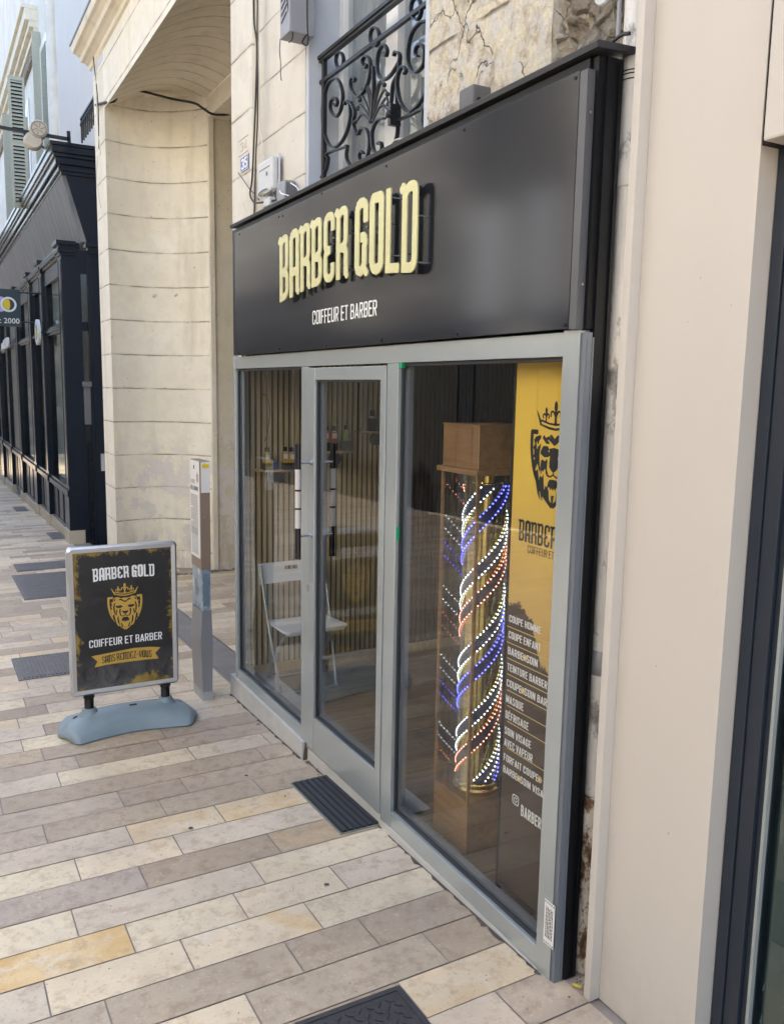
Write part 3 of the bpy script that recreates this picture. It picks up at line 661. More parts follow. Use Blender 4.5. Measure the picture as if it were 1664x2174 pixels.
def slabs(name, x0, x1, k0, k1, rnd_, far=False, known=True):
    mb = MB(); lay = []; g = .0028
    for k in range(k0, k1):
        ya = 2.725+.2013*k; yb = ya+.2013
        if known and k in KNOWN:
            js, cs = list(KNOWN[k][0]), list(KNOWN[k][1]); x = js[0]
            while x > x0: x -= rnd_.uniform(.42, .75); js.insert(0, x); cs.insert(0, (rnd_.choice([.1, .3, .42, .6, .7, .98]), 0))
            js[0] = x0; edges = js+[x1]; cols = cs[1:] if len(cs) > len(js) else cs
            cols = cs[-(len(edges)-1):]
        else:
            edges = [x0]; x = x0
            while x < x1-.25: x += rnd_.uniform(.40, .78); edges.append(min(x, x1))
            edges[-1] = x1; cols = [(rnd_.choice([.02, .08, .15, .26, .34, .42, .42, .5, .5, .6, .66, .72, .98]), rnd_.choice([0, 0, 0, 0, .15, .5])) for _ in edges[1:]]
        for a, b, c in zip(edges[:-1], edges[1:], cols):
            if b-a < .02: continue
            sk = lambda xx, yy: (xx, yy+.012*(xx+1.0), gz(yy)+dzz)
            dzz = rnd_.uniform(-.0008, .0008)
            f = mb.poly([sk(a+g, ya+g), sk(b-g, ya+g), sk(b-g, yb-g), sk(a+g, yb-g)]); lay.append((c[0], rnd_.random(), c[1]))
    me_o = mb.build(name, M['slab']); at = me_o.data.attributes.new('slab', 'FLOAT_VECTOR', 'FACE')
    for i, v in enumerate(lay): at.data[i].vector = v
    return tag(me_o, kind='structure')
slabs('pavement', -6.9, .05, -30, 205, random.Random(5))
slabs('passage_paving', .34, 5.0, 15, 45, random.Random(9), known=False)
# dark stone gutter between the street and the passage
mb = MB(); mb.prism([(.07, 5.75, gz(5.75)-.02), (.33, 5.75, gz(5.75)-.02), (.33, 5.75, gz(5.75)+.004), (.07, 5.75, gz(5.75)+.004)], (0, 4.9, gz(10.65)-gz(5.75)))
tag(mb.build('gutter_stone', simple('worn gutter stone', (.20, .19, .18), .8, var=.25, scale=9, bmp=.5)), kind='structure')
# small trodden marks
for i, (p, r) in enumerate([((693, 1880), .011), ((405, 1760), .013), ((1050, 1790), .0), ((523, 1648), .010), ((548, 1539), .011), ((605, 1692), .006), ((1208, 2120), .005)]):
    if r == 0: continue
    c = onG(p); mb = MB(); rr = random.Random(i); mb.poly([(c[0]+r*rr.uniform(.7, 1.2)*math.cos(a*.6283), c[1]+r*rr.uniform(.7, 1.2)*math.sin(a*.6283), gz(c[1])+.004) for a in range(10)])
    tag(mb.build('gum_spot', M['gum']), 'flattened dark chewing gum spot trodden into a paving slab', 'gum spot', 'gum spots on the paving')

def cover(name, x0, x1, y0, y1, label, kind='ribs', axis='y', n=12, cat='drain cover', group=None):
    t = thing(name, ((x0+x1)/2, (y0+y1)/2, gz((y0+y1)/2)), label, cat, group)
    z = lambda y, h: gz(y)+h
    mb = MB()
    for a, b, c, d in ((x0, x1, y0, y0+.02), (x0, x1, y1-.02, y1), (x0, x0+.02, y0+.02, y1-.02), (x1-.02, x1, y0+.02, y1-.02)):
        mb.prism([(a, c, z(c, -.02)), (b, c, z(c, -.02)), (b, c, z(c, .007)), (a, c, z(c, .007))], (0, d-c, gz(d)-gz(c)))
    mb.build('frame', M['cast'] if kind == 'checker' else M['cast_far'], t)
    mb = MB(); mb.prism([(x0+.02, y0+.02, z(y0, -.015)), (x1-.02, y0+.02, z(y0, -.015)), (x1-.02, y0+.02, z(y0, .0035)), (x0+.02, y0+.02, z(y0, .0035))], (0, y1-y0-.04, gz(y1-.04)-gz(y0)))
    if kind == 'checker':
        i = 0; yy = y0+.05
        while yy < y1-.04:
            xx = x0+.04+(.02 if i % 2 else 0); j = 0
            while xx < x1-.04:
                s = 1 if (i+j) % 2 else -1; d = .011
                q = [(xx-d, yy-s*d), (xx-d*.5, yy-s*d*.1-.003), (xx+d, yy+s*d), (xx+d*.5, yy+s*d*.1+.003)]
                mb.prism([(a, b, z(b, .003)) for a, b in q], (0, 0, .0045)); xx += .037; j += 1
            yy += .031; i += 1
    else:
        for k in range(n):
            f = (k+.5)/n
            if axis == 'y': a = x0+.03+(x1-x0-.06)*f; hw = (x1-x0)/n*.22; mb.prism([(a-hw, y0+.03, z(y0+.03, .003)), (a+hw, y0+.03, z(y0+.03, .003)), (a+hw, y0+.03, z(y0+.03, .012)), (a-hw, y0+.03, z(y0+.03, .012))], (0, y1-y0-.06, gz(y1)-gz(y0)))
            else: c = y0+.03+(y1-y0-.06)*f; hw = (y1-y0)/n*.22; mb.prism([(x0+.03, c-hw, z(c, .003)), (x0+.03, c+hw, z(c, .003)), (x0+.03, c+hw, z(c, .010)), (x0+.03, c-hw, z(c, .010))], (x1-x0-.06, 0, 0))
    mb.build('cover_plate', M['cast'] if kind == 'checker' else M['cast_far'], t); return t
cover('manhole_cover', -.86, -.475, 1.55, 2.305, 'black chequered iron cover in the foreground, cut by the bottom of the photo', 'checker', cat='manhole cover')
cover('drain_cover', -1.30, -.62, 6.57, 7.2, 'ribbed iron cover to the left of the advertising board, nearest the board', n=22)
cover('drain_cover', -.985, -.35, 9.49, 11.03, 'large worn grey iron cover behind the advertising board', n=30)
cover('drain_cover', -.90, -.25, 11.28, 11.86, 'narrow ribbed iron cover just beyond the large worn grey cover', n=22)
cover('drain_cover', -.16, .05, 14.0, 14.82, 'small slotted vent cover at the foot of the navy shopfront, nearer one', n=6, axis='y')
cover('drain_cover', -.30, -.06, 18.4, 19.3, 'small slotted vent cover at the foot of the navy shopfront, farther one', n=6, axis='y')
# scraper mat at the door
t = thing('door_mat', (-.09, 3.68, gz(3.68)), 'black grooved scraper mat set in the paving at the barber shop door', 'door mat')
mb = MB(); y0, y1, x0, x1 = 3.365, 3.985, -.192, .018
mb.prism([(x0, y0, gz(y0)-.01), (x1, y0, gz(y0)-.01), (x1, y0, gz(y0)+.004), (x0, y0, gz(y0)+.004)], (0, y1-y0, gz(y1)-gz(y0))); mb.build('tray', M['gasket'], t)
mb = MB()
for k in range(6):
    a = x0+.008+k*.034; mb.prism([(a, y0+.006, gz(y0)+.002), (a+.024, y0+.006, gz(y0)+.002), (a+.021, y0+.006, gz(y0)+.012), (a+.003, y0+.006, gz(y0)+.012)], (0, y1-y0-.012, gz(y1)-gz(y0)))
mb.build('tread', M['rubber'], t)
mb = MB()
for a, b, c, d in ((x0-.008, x0-.001, y0-.006, y1+.006), (x0-.001, x1, y0-.006, y0-.001), (x0-.001, x1, y1+.001, y1+.006)):
    mb.prism([(a, c, gz(c)-.01), (b, c, gz(c)-.01), (b, c, gz(c)+.006), (a, c, gz(c)+.006)], (0, d-c, gz(d)-gz(c)))
mb.build('rim', simple('zinc rim', (.25, .27, .22), .5, .4), t)

# ================================================================== BARBER SHOP FRONT
SF = thing('shopfront', (0, 3.8, 0), 'silver aluminium barber shopfront with glazed door under the black fascia', 'shopfront')
D = .075
mb = MB(); bv = .0025
mb.box(-.002, D, 5.452, 5.49, .03, 2.222, bv)                      # left stile
mb.box(-.002, D, 2.158, 2.084, .0, 2.222, bv)                     # right stile
mb.box(0, D, 2.160, 5.450, 2.142, 2.219, bv)                      # head
mb.box(0, D, 4.322, 5.450, .034, .097, bv)                        # left sill
mb.box(0, D, 2.160, 3.243, .006, .083, bv)                        # right sill
mb.box(-.002, D, 4.222, 4.320, .004, 2.140, bv)                    # mullions
mb.box(-.002, D, 3.245, 3.342, .0, 2.140, bv)
mb.build('window_frame', M['alu'], SF)
mb = MB()
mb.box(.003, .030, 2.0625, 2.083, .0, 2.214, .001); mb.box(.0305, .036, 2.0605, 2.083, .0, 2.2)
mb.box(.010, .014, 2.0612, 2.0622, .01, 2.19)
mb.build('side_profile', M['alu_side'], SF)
for y0, y1, z0, z1 in ((4.322, 5.450, .099, 2.140), (2.160, 3.243, .085, 2.140)):
    mb = MB()
    for a, b, c, d in ((y0, y0+.012, z0, z1), (y1-.012, y1, z0, z1), (y0+.012, y1-.012, z0, z0+.012), (y0+.012, y1-.012, z1-.012, z1)): mb.box(.016, .05, a, b, c, d)
    mb.build('gasket', M['gasket'], SF)
for y0, y1, z0, z1 in ((4.334, 5.438, .111, 2.128), (2.172, 3.231, .097, 2.128)):
    mb = MB()
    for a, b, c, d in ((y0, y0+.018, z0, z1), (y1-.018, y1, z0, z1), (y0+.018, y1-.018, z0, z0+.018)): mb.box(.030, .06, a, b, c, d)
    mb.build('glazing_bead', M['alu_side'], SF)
mb = MB(); mb.box(.0285, .0290, 4.326, 5.446, .101, 2.138); mb.build('window_pane', M['glass'], SF)
mb = MB(); mb.box(.0285, .0290, 2.164, 3.239, .087, 2.138); mb.build('window_pane', M['glass'], SF)
# door
dr = MB()
y0, y1, z0, z1 = 3.349, 4.214, .022, 2.132
dr.box(-.006, .052, y1-.078, y1, z0, z1, bv); dr.box(-.006, .052, y0, y0+.050, z0, z1, bv); dr.box(-.004, .052, y0+.051, y1-.079, z1-.062, z1, bv); dr.box(-.004, .052, y0+.051, y1-.079, z0, .220, bv)
door = dr.build('door', M['alu'], SF)
mb = MB()
for a, b, c, d in ((y1-.09, y1-.0785, .2205, 2.07), (y0+.0505, y0+.062, .2205, 2.07), (y0+.062, y1-.09, .2205, .232), (y0+.062, y1-.09, 2.058, 2.07)): mb.box(.008, .046, a, b, c, d)
mb.build('gasket', M['gasket'], door)
mb = MB()
for a, b, c, d in ((y1-.108, y1-.0905, .2325, 2.057), (y0+.0625, y0+.072, .2325, 2.057), (y0+.073, y1-.109, .2325, .248)): mb.box(.024, .054, a, b, c, d)
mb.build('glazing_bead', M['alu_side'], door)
mb = MB(); mb.box(.0215, .022, y0+.0505, y1-.0785, .2205, 2.0695); mb.build('door_pane', M['glass'], door)
film = simple('protective film', (.58, .55, .53), .35)
for sx, xx in ((-1, -.085), (1, .115)):
    hy = 4.165
    hb = MB(); hb.lathe((xx, hy, 0), [(.0, 1.118), (.0155, 1.118), (.0155, 1.734), (.0, 1.734)], 'z', 16, cap=False)
    h = hb.build('door_handle', simple('dark handle grip', (.035, .033, .04), .25, .6), door, smooth=True)
    mb = MB()
    for a, b in ((1.285, 1.385), (1.395, 1.483), (1.493, 1.60)): mb.lathe((xx, hy, 0), [(.0163, a), (.0163, b)], 'z', 16, cap=False)
    mb.build('protective_film', film, h, smooth=True)
    for zz in (1.243, 1.636):
        mb = MB(); x_in = -.006 if sx < 0 else .052
        mb.tube([(x_in, hy, zz), (xx-sx*.012, hy, zz)], .0085, 12); mb.tube([(x_in, hy, zz), (x_in+sx*.008, hy, zz)], .016, 14)
        mb.build('standoff', M['steel'], h, smooth=True)
mb = MB(); mb.tube([(-.006, 4.196, .955), (-.012, 4.196, .955)], .011, 14); mb.box(-.0135, -.006, 4.190, 4.202, .925, .965); mb.build('lock', M['steel'], door)
mb = MB(); mb.box(-.012, .0, 4.315, 4.330, .0, .0); 
gc_ = simple('green plastic clip', (.0, .32, .14), .4)
MB().box(.002, .02, 3.219, 3.243, 2.120, 2.141).build('green_clip', gc_, SF); MB().box(.004, .016, 3.2385, 3.2435, 1.365, 1.425).build('green_clip', gc_, SF)
# concrete plinth under the left window, threshold under the rest
def wedge(name, ya, yb, za, zb, x0, x1, mat, par):
    mb = MB(); mb.prism([(x0, ya, gz(ya)-.03), (x1, ya, gz(ya)-.03), (x1, ya, za), (x0, ya, za)], (0, 0, 0)) if False else None
    a = mb.vs([(x0, ya, gz(ya)-.03), (x1, ya, gz(ya)-.03), (x1, ya, za), (x0, ya, za)]); b = mb.vs([(x0, yb, gz(yb)-.03), (x1, yb, gz(yb)-.03), (x1, yb, zb), (x0, yb, zb)])
    mb.bm.faces.new(a[::-1]); mb.bm.faces.new(b)
    for i in range(4): mb.bm.faces.new((a[i], a[(i+1) % 4], b[(i+1) % 4], b[i]))
    return mb.build(name, mat, par)
wedge('plinth', 4.262, 5.56, .032, .032, -.018, .25, M['concrete'], SF)
wedge('threshold', 3.30, 4.258, .018, .0, .006, .25, M['concrete'], SF)
wedge('threshold', 2.15, 3.295, .004, .004, -.004, .25, M['concrete'], SF)
mb = MB(); mb.prism([(-.02, 4.243, gz(4.24)), (-.012, 4.262, gz(4.24)), (.0, 4.262, .03), (-.006, 4.236, .035)], (.05, -.004, 0)); mb.build('broken_corner', simple('stained broken corner', (.09, .07, .055), .9, var=.4, scale=60, bmp=1), SF)
# paper sticker
st = thing('paper_sticker', (-.003, 2.12, .25), 'white printed paper sticker near the foot of the right frame upright', 'sticker')
zt = onX((1165, 1915), -.004)[2]; zb = onX((1162, 2008), -.004)[2]; ya = onX((1176, 1960), -.004)[1]; yb = onX((1154, 1960), -.004)[1]
mb = MB(); mb.box(-.0036, -.0024, ya, yb, zb, zt); mb.build('paper', M['totem_white'], st)
mb = MB(); rr = random.Random(3)
for i in range(5):
    yy = ya+(yb-ya)*(.20+.15*i); z = zb+(zt-zb)*.16
    while z < zb+(zt-zb)*.84: l = rr.uniform(.005, .014); mb.box(-.0042, -.0037, yy-.0018, yy+.0018, z, min(z+l, zb+(zt-zb)*.86)); z += l+.003
for i in range(5):
    for zz in (zb+.004, zt-.010): mb.box(-.0042, -.0037, ya+(yb-ya)*(i+.3)/5, ya+(yb-ya)*(i+.7)/5, zz, zz+.006)
mb.build('print', M['text_black'], st)

# ---- fascia
FA = thing('shop_fascia', (0, 3.7, 2.22), 'anthracite shop fascia with raised gold letters above the barber shop door', 'shop sign')
FX = -.022
mb = MB(); mb.box(FX, .0, 2.118, 5.37, 2.226, 2.986, .001); mb.build('panel', M['fascia'], FA)
mb = MB(); mb.box(FX+.001, .009, 2.083, 2.1165, 2.224, 2.982, .001); mb.build('side_return', simple('grey side return', (.085, .088, .098), .35), FA)
mb = MB(); mb.box(.037, .098, 2.062, 2.098, 0.0, 3.02); mb.box(.0095, .0365, 2.07, 2.098, 2.225, 3.02); mb.box(.0, .130, 2.10, 5.48, 2.232, 3.02); mb.box(.080, .083, 2.056, 2.0615, .01, 3.0); mb.build('backing', M['black_clad'], FA)
mb = MB()
mb.prism([(-.020, 2.045, 3.030), (-.024, 2.045, 3.046), (-.020, 2.045, 3.050), (.13, 2.045, 3.058), (.13, 2.045, 3.040)], (0, 3.42, 0)); mb.build('cap_flashing', simple('dark cap flashing', (.045, .047, .052), .45, .2), FA)
SCR = [(1222, 165), (1200, 690), (985, 275), (820, 352), (970, 709), (810, 722), (692, 734), (594, 741), (507, 750), (600, 458), (592, 460), (683, 410), (508, 497)]
for p in SCR:
    c = onX(p, FX); MB().tube([(FX+.001, c[1], c[2]), (FX-.0025, c[1], c[2])], .0055, 8).build('screw', M['black_clad'], FA)
for zz in (2.36, 2.86): MB().tube([(-.005, 2.084, zz), (-.005, 2.0795, zz)], .005, 8).build('screw', M['steel'], FA)
LX = -.064
def arc3(a, m, b): return lambda s: a+(b-a)*s + (m-(a+b)/2)*4*s*(1-s)
topf = arc3(2.832, 2.858, 2.846); botf = arc3(2.486, 2.533, 2.486)
s_ = 'BARBER GOLD'; W_ = text_width(s_, 'gold', .115, .045, .16); yl, yr = 4.490, 3.000
x = 0; pins = []
for ch in s_:
    if ch == ' ': x += .16; continue
    wd, shp = glyph(ch, 'gold', .115, .0165); x0_ = x
    def fn(u, v, dx=0):
        s = (x0_+u)/W_; return (LX+dx, yl+(yr-yl)*s, botf(s)+(topf(s)-botf(s))*v)
    mb = MB(); put(mb, shp, fn, (.006, 0, 0)); lt = mb.build('letter', M['gold_paint'], FA)
    for uv in ((.06, .22), (.32, .62), (.06, .90), (.32, .12)):
        if ch == 'L' and uv[0] > .2 and uv[1] > .2: continue
        q = fn(*uv); MB().tube([(LX+.006, q[1], q[2]), (FX, q[1], q[2])], .004, 6).build('standoff_pin', M['steel'], lt)
    x += wd+.045
mb = MB(); s_ = 'COIFFEUR ET BARBER'; W_ = text_width(s_)
yl, yr = onX((664, 670), FX)[1], onX((803, 645), FX)[1]; zb_, zt_ = 2.350, 2.420
text(mb, s_, lambda u, v: (FX-.002, yl+(yr-yl)*u/W_, zb_+(zt_-zb_)*v), t=.11, gap=.07); mb.build('tagline', M['white_vinyl'], FA)

# ---- interior
tag(MB().box(.12, 4.6, 2.12, 5.52, -.05, .012).build('shop_floor', M['floor']), kind='structure')
tag(MB().box(.11, 4.6, 2.10, 5.6, 2.30, 2.36).build('shop_ceiling', M['ceiling']), kind='structure')
mb = MB(); mb.box(4.5, 4.6, 2.1, 5.6, 0.013, 2.295); mb.box(.30, 4.49, 2.02, 2.10, 0.013, 2.295); tag(mb.build('interior_wall', M['inner_wall']), 'dark painted inner wall at the back of the barber shop', 'wall')
SW = thing('slat_wall', (1.2, 5.53, 0), 'light oak slat wall panelling on black felt at the left end of the shop', 'wall panelling')
mb = MB(); mb.box(.08, 4.48, 5.522, 5.56, .013, 2.295); mb.build('felt_backing', M['felt'], SW)
mb = MB(); x = .085
while x < 1.30: mb.box(x, x+.0235, 5.500, 5.521, .085, 2.29); x += .0405
mb.build('slats', M['oak_slat'], SW)
mb = MB()
while x < 4.4: mb.box(x, x+.0235, 5.500, 5.521, .085, 2.29); x += .0405
mb.build('dark_slats', plankm('dark brown slat', (.06, .04, .028), (.10, .068, .045), (.04, .028, .02), 2), SW)  # slats deeper in the shop are a darker brown
mb = MB(); mb.box(.08, 4.4, 5.494, 5.521, .013, .083); mb.build('skirting', M['oak_slat'], SW)

def make_shelf(x0, x1, z, label, deep=.15):
    t = thing('wall_shelf', ((x0+x1)/2, 5.50, z), label, 'shelf', 'small round-fronted wall shelves'); c = (x0+x1)/2; r = (x1-x0)/2
    mb = MB(); pts = [(c+r*math.cos(a), 5.50-deep*math.sin(a), z-.012) for a in [math.pi*i/16 for i in range(17)]]; mb.prism(pts, (0, 0, .012)); mb.build('board', M['case_edge'], t)
    mb = MB(); pts = [(c+.045*math.cos(a), 5.46, z-.06+.045*math.sin(a)) for a in [2*math.pi*i/20 for i in range(20)]]; mb.prism(pts, (0, .03, 0)); mb.build('bracket', M['dark_box'], t)
    return t
make_shelf(.13, .47, 1.475, 'round-fronted wooden wall shelf with three labelled bottles behind the left window')
make_shelf(.58, .89, 1.592, 'round-fronted wooden wall shelf with red and green bottles seen through the door')
make_shelf(.90, 1.22, 1.727, 'round-fronted wooden wall shelf, highest of the three, with two dark bottles')
def make_bottle(x, y, z, label, liquid, lab=True, h=.085, wdt=.034, capc='felt'):
    t = thing('bottle', (x, y, z), label, 'bottle')
    mb = MB(); mb.box(x-wdt/2, x+wdt/2, y-.013, y+.013, z, z+h*.62, .003); body = mb.build('body', liquid, t)
    mb = MB(); mb.box(x-.009, x+.009, y-.009, y+.009, z+h*.62, z+h*.72); mb.build('neck', M['glass_neck'], t)
    mb = MB(); mb.box(x-.012, x+.012, y-.012, y+.012, z+h*.72, z+h, .002); mb.build('cap', M[capc], t)
    if lab: mb = MB(); mb.box(x-wdt*.42, x+wdt*.42, y-.0142, y-.0132, z+h*.25, z+h*.56); mb.build('label', M['totem_white'], body)
    return t
M['glass_neck'] = simple('clear neck', (.5, .5, .45), .1)
M['amber'] = simple('amber oil', (.55, .33, .04), .12, var=.2); M['redliq'] = simple('red lotion', (.38, .05, .03), .12); M['greenliq'] = simple('pale green lotion', (.40, .48, .22), .12); M['blackbox'] = simple('black gift box', (.015, .015, .018), .35)
def boxed(x, y, z, w_, h_, label, m='blackbox', name='product_box'):
    o = MB().box(x-w_/2, x+w_/2, y-.02, y+.02, z, z+h_, .002).build(name, M[m]); return tag(o, label, 'box')
Z1, Z2, Z3 = 1.4755, 1.5925, 1.7275
boxed(.205, 5.41, Z1, .058, .045, 'flat dark box under the leftmost bottle on the left shelf')
boxed(.345, 5.39, Z1, .082, .045, 'black box under the pair of bottles on the left shelf')
boxed(.268, 5.43, Z1, .040, .048, 'small blue-black box between the bottles on the left shelf', 'enamel_blue')
make_bottle(.205, 5.41, Z1+.0455, 'white-labelled amber bottle at the left end of the left shelf', M['amber'], h=.105)
make_bottle(.328, 5.40, Z1+.0455, 'white-labelled amber bottle, left of the pair on the left shelf', M['amber'], h=.108)
make_bottle(.366, 5.378, Z1+.0455, 'white-labelled amber bottle, right of the pair on the left shelf', M['amber'], h=.105)
boxed(.655, 5.42, Z2, .09, .06, 'black box carrying the red bottle on the shelf behind the door')
boxed(.80, 5.43, Z2, .08, .07, 'dark grey box carrying the pale green bottle on the shelf behind the door', 'dark_box')
make_bottle(.640, 5.42, Z2+.0605, 'amber bottle with dark cap beside the red bottle behind the door', M['amber'], h=.115)
make_bottle(.690, 5.40, Z2+.0605, 'red lotion bottle on the shelf behind the door', M['redliq'], h=.115, wdt=.04)
make_bottle(.80, 5.43, Z2+.0705, 'pale green lotion bottle on the shelf behind the door', M['greenliq'], h=.11, lab=False)
make_bottle(1.00, 5.42, Z3, 'dark square bottle on the highest shelf, left one', M['blackbox'], h=.15, wdt=.06, lab=False)
make_bottle(1.10, 5.42, Z3, 'dark square bottle on the highest shelf, right one', M['blackbox'], h=.15, wdt=.06, lab=False)
t = MB(); t.tube(sp([(.205, 5.46, 1.66), (.22, 5.44, 1.74), (.235, 5.44, 1.86), (.225, 5.45, 1.95), (.20, 5.49, 1.985)], 6), .0022, 6); tag(t.build('black_wire', M['cable_black']), 'thin black wire hanging in an arc on the slat wall above the left shelf', 'wire')

# folding chair
def fold_chair():
    t = thing('folding_chair', (.36, 5.1, .012), 'white folding chair with grey steel legs behind the shop window', 'chair')
    xl, xr = .135, .595; f0 = .012
    mb = MB(); path = sp([(xl, 5.36, .83), (xl+.004, 5.24, .5), (xl+.03, 5.07, f0+.05), (xl+.06, 5.045, f0+.012), (xr-.06, 5.045, f0+.012), (xr-.03, 5.07, f0+.05), (xr-.004, 5.24, .5), (xr, 5.36, .83)], 8)
    mb.tube(path, .0105, 10); mb.build('front_leg', M['tube_steel'], t, smooth=True)
    mb = MB(); path = sp([(xl+.05, 5.0, .45), (xl+.05, 5.2, .25), (xl+.055, 5.36, f0+.04), (xl+.08, 5.38, f0+.012), (xr-.08, 5.38, f0+.012), (xr-.055, 5.36, f0+.04), (xr-.05, 5.2, .25), (xr-.05, 5.0, .45)], 8)
    mb.tube(path, .0105, 10); mb.build('rear_leg', M['tube_steel'], t, smooth=True)
    mb = MB(); a = [(xl+.02, 5.29, .452), (xr-.02, 5.29, .452), (xr+.0, 4.955, .462), (xr-.03, 4.925, .462), (xl+.04, 4.925, .462), (xl+.01, 4.955, .462)]
    mb.prism(a, (0, 0, .012)); mb.prism([(xl+.03, 4.935, .444), (xr-.03, 4.935, .444), (xr-.03, 4.927, .458), (xl+.03, 4.927, .458)], (0, 0, .004)); mb.prism([(xl+.035, 5.28, .434), (xr-.035, 5.28, .434), (xr-.03, 4.95, .444), (xl+.03, 4.95, .444)], (0, 0, .014)); mb.build('seat', M['white_plastic'], t)
    bm = MB(); N = 14; y = lambda z: 5.335+(z-.70)*.22
    zs = (.705, .775, .805, .838)
    def seg(x0, x1, z0, z1):
        cur = lambda xx: .02*math.sin(math.pi*(xx-xl)/(xr-xl))
        n = max(1, int((x1-x0)/.04)); 
        for i in range(n):
            a = x0+(x1-x0)*i/n; b = x0+(x1-x0)*(i+1)/n
            bm.prism([(a, y(z0)+cur(a), z0), (b, y(z0)+cur(b), z0), (b, y(z1)+cur(b), z1), (a, y(z1)+cur(a), z1)], (0, .012, 0))
    seg(xl-.012, xr+.012, .705, .785); seg(xl-.012, .315, .785, .812); seg(.415, xr+.012, .785, .812); seg(xl-.012, xr+.012, .812, .84)
    bm.build('backrest', M['white_plastic'], t)
fold_chair()

# LED barber pole in its case
PC = thing('barber_pole_display', (.315, 3.012, .012), 'tall acrylic showcase with a gold LED barber pole and wooden top in the window', 'barber pole')
x0, x1, y0, y1 = .18, .45, 2.877, 3.147
mb = MB(); mb.box(x0-.004, x1+.004, y0-.004, y1+.004, .012, .245); mb.build('pedestal', M['case_wood'], PC)
top = MB().box(x0-.002, x1+.002, y0-.002, y1+.002, 1.705, 1.882).build('top_box', M['case_wood'], PC)
mb = MB(); mb.box(x0-.022, x1+.022, y0-.022, y1+.022, 1.682, 1.704, .002); mb.box(x0-.006, x1+.006, y0-.006, y1+.006, 1.883, 1.889); mb.build('trim', M['case_wood'], top)
MB().box(x0-.0042, x0-.0022, y0-.0042, y0-.0022, 1.705, 1.882).build('corner_edge', M['case_edge'], top)
mb = MB()
for a, b in ((x0, y0), (x0, y1), (x1, y0), (x1, y1)): mb.box(a-.006, a+.006, b-.006, b+.006, .246, 1.681)
mb.build('corner_post', M['case_wood'], PC)
for nm, q in (('front', (x0-.001, x0+.001, y0+.007, y1-.007)), ('side', (x0+.007, x1-.007, y0-.001, y0+.001)), ('back', (x1-.001, x1+.001, y0+.007, y1-.007)), ('far', (x0+.007, x1-.007, y1-.001, y1+.001))):
    mb = MB(); mb.box(*q, .247, 1.680); mb.build('acrylic_pane', M['acrylic'], PC)
cx, cy, cr = .315, 3.012, .092
mb = MB(); mb.lathe((cx, cy, 0), [(0, .246), (.108, .246), (.108, .262), (.098, .270), (.098, .285), (cr, .29), (cr, 1.64), (.1, 1.645), (.1, 1.68), (0, 1.68)], 'z', 56, cap=False); col_ = mb.build('gold_column', M['brass'], PC, smooth=True, angle=30)
PITCH = .66; z0, z1 = .30, 1.635
# two turns of tape, each carrying a white pair and a coloured pair of light strips, gold left bare between them
for th0, dz_, mt in ((1.0, 0, 'led_w'), (1.0, -.125, 'led_r'), (1.0+math.pi, 0, 'led_w'), (1.0+math.pi, -.125, 'led_b')):
    n = 110; wz = .070; A, B = [], []
    za_, zb_2 = z0-.3, z1+.3
    for i in range(n+1):
        z = za_+(zb_2-za_)*i/n; a = th0+2*math.pi*(z-z0)/PITCH; zc_ = z+dz_
        if zc_+wz/2 < z0 or zc_-wz/2 > z1: continue
        q = (cx+(cr+.0015)*math.cos(a), cy+(cr+.0015)*math.sin(a)); A.append((*q, min(max(z0, zc_-wz/2), z1))); B.append((*q, max(z0, min(z1, zc_+wz/2))))
    mb = MB(); mb.strip(A, B); tp = mb.build('led_tape', M['tape'], PC, smooth=True)
    for s_ in (-1, 1):
        mb = MB(); nn = 136
        for i in range(nn):
            z = za_+(zb_2-za_)*i/nn; zz = z+dz_+s_*wz*.44
            if not z0+.004 < zz < z1-.004: continue
            a = th0+2*math.pi*(z-z0)/PITCH; r = cr+.005; c = Vector((cx+r*math.cos(a), cy+r*math.sin(a), zz)); nrm = Vector((math.cos(a), math.sin(a), 0)); tg = Vector((-math.sin(a), math.cos(a), 1.2)).normalized(); bn = nrm.cross(tg)
            h = .0023; mb.prism([c+tg*h*1.2+bn*h, c-tg*h*1.2+bn*h, c-tg*h*1.2-bn*h, c+tg*h*1.2-bn*h], nrm*.002)
        mb.build('led_strip', M[mt], tp)

# printed banner inside the glass
BN = thing('price_banner', (.1, 2.35, 0), 'gold and brown printed banner with lion crest and price list inside the right window', 'banner')
def banner_mat():
    m, nt, b = newmat('gold and brown print'); pos = xyz(nt)
    n = noise(nt, 11, 8, .75, stretch=(1, 1, 1), dist=.8); n2 = noise(nt, 2.2, 4)
    # the painted brush edge: brown area climbs to the left
    t = mth(nt, 'MULTIPLY', mth(nt, 'SUBTRACT', pos[1], 2.24), 1.0)      # 0 at right .. .30 at left
    edge = mth(nt, 'ADD', 1.02, mth(nt, 'MULTIPLY', ramp(nt, mth(nt, 'DIVIDE', t, .32), [(0, 0), (.28, .12), (.45, .75), (.7, 1), (1, 1.0)]), .235))
    k = ramp(nt, mth(nt, 'ADD', mth(nt, 'MULTIPLY', mth(nt, 'SUBTRACT', edge, pos[2]), 6), mth(nt, 'MULTIPLY', mth(nt, 'SUBTRACT', n, .5), 1.2)), [(.0, 0), (.06, 1)])
    gold = ramp(nt, mth(nt, 'DIVIDE', pos[2], 2.2), [(.45, (.52, .31, .11)), (.62, (.66, .41, .11)), (.80, (.85, .55, .06)), (1, (.80, .50, .05))])
    L(nt, mix(nt, k, mix(nt, n2, gold, mix(nt, .4, gold, (.9, .62, .15))), (.060, .038, .028)), b.inputs['Base Color']); b.inputs['Roughness'].default_value = .55; return m
BX = .10
mb = MB(); mb.box(BX, BX+.012, 2.13, onX((1097, 760), BX)[1], .105, 2.16); mb.build('sheet', banner_mat(), BN)
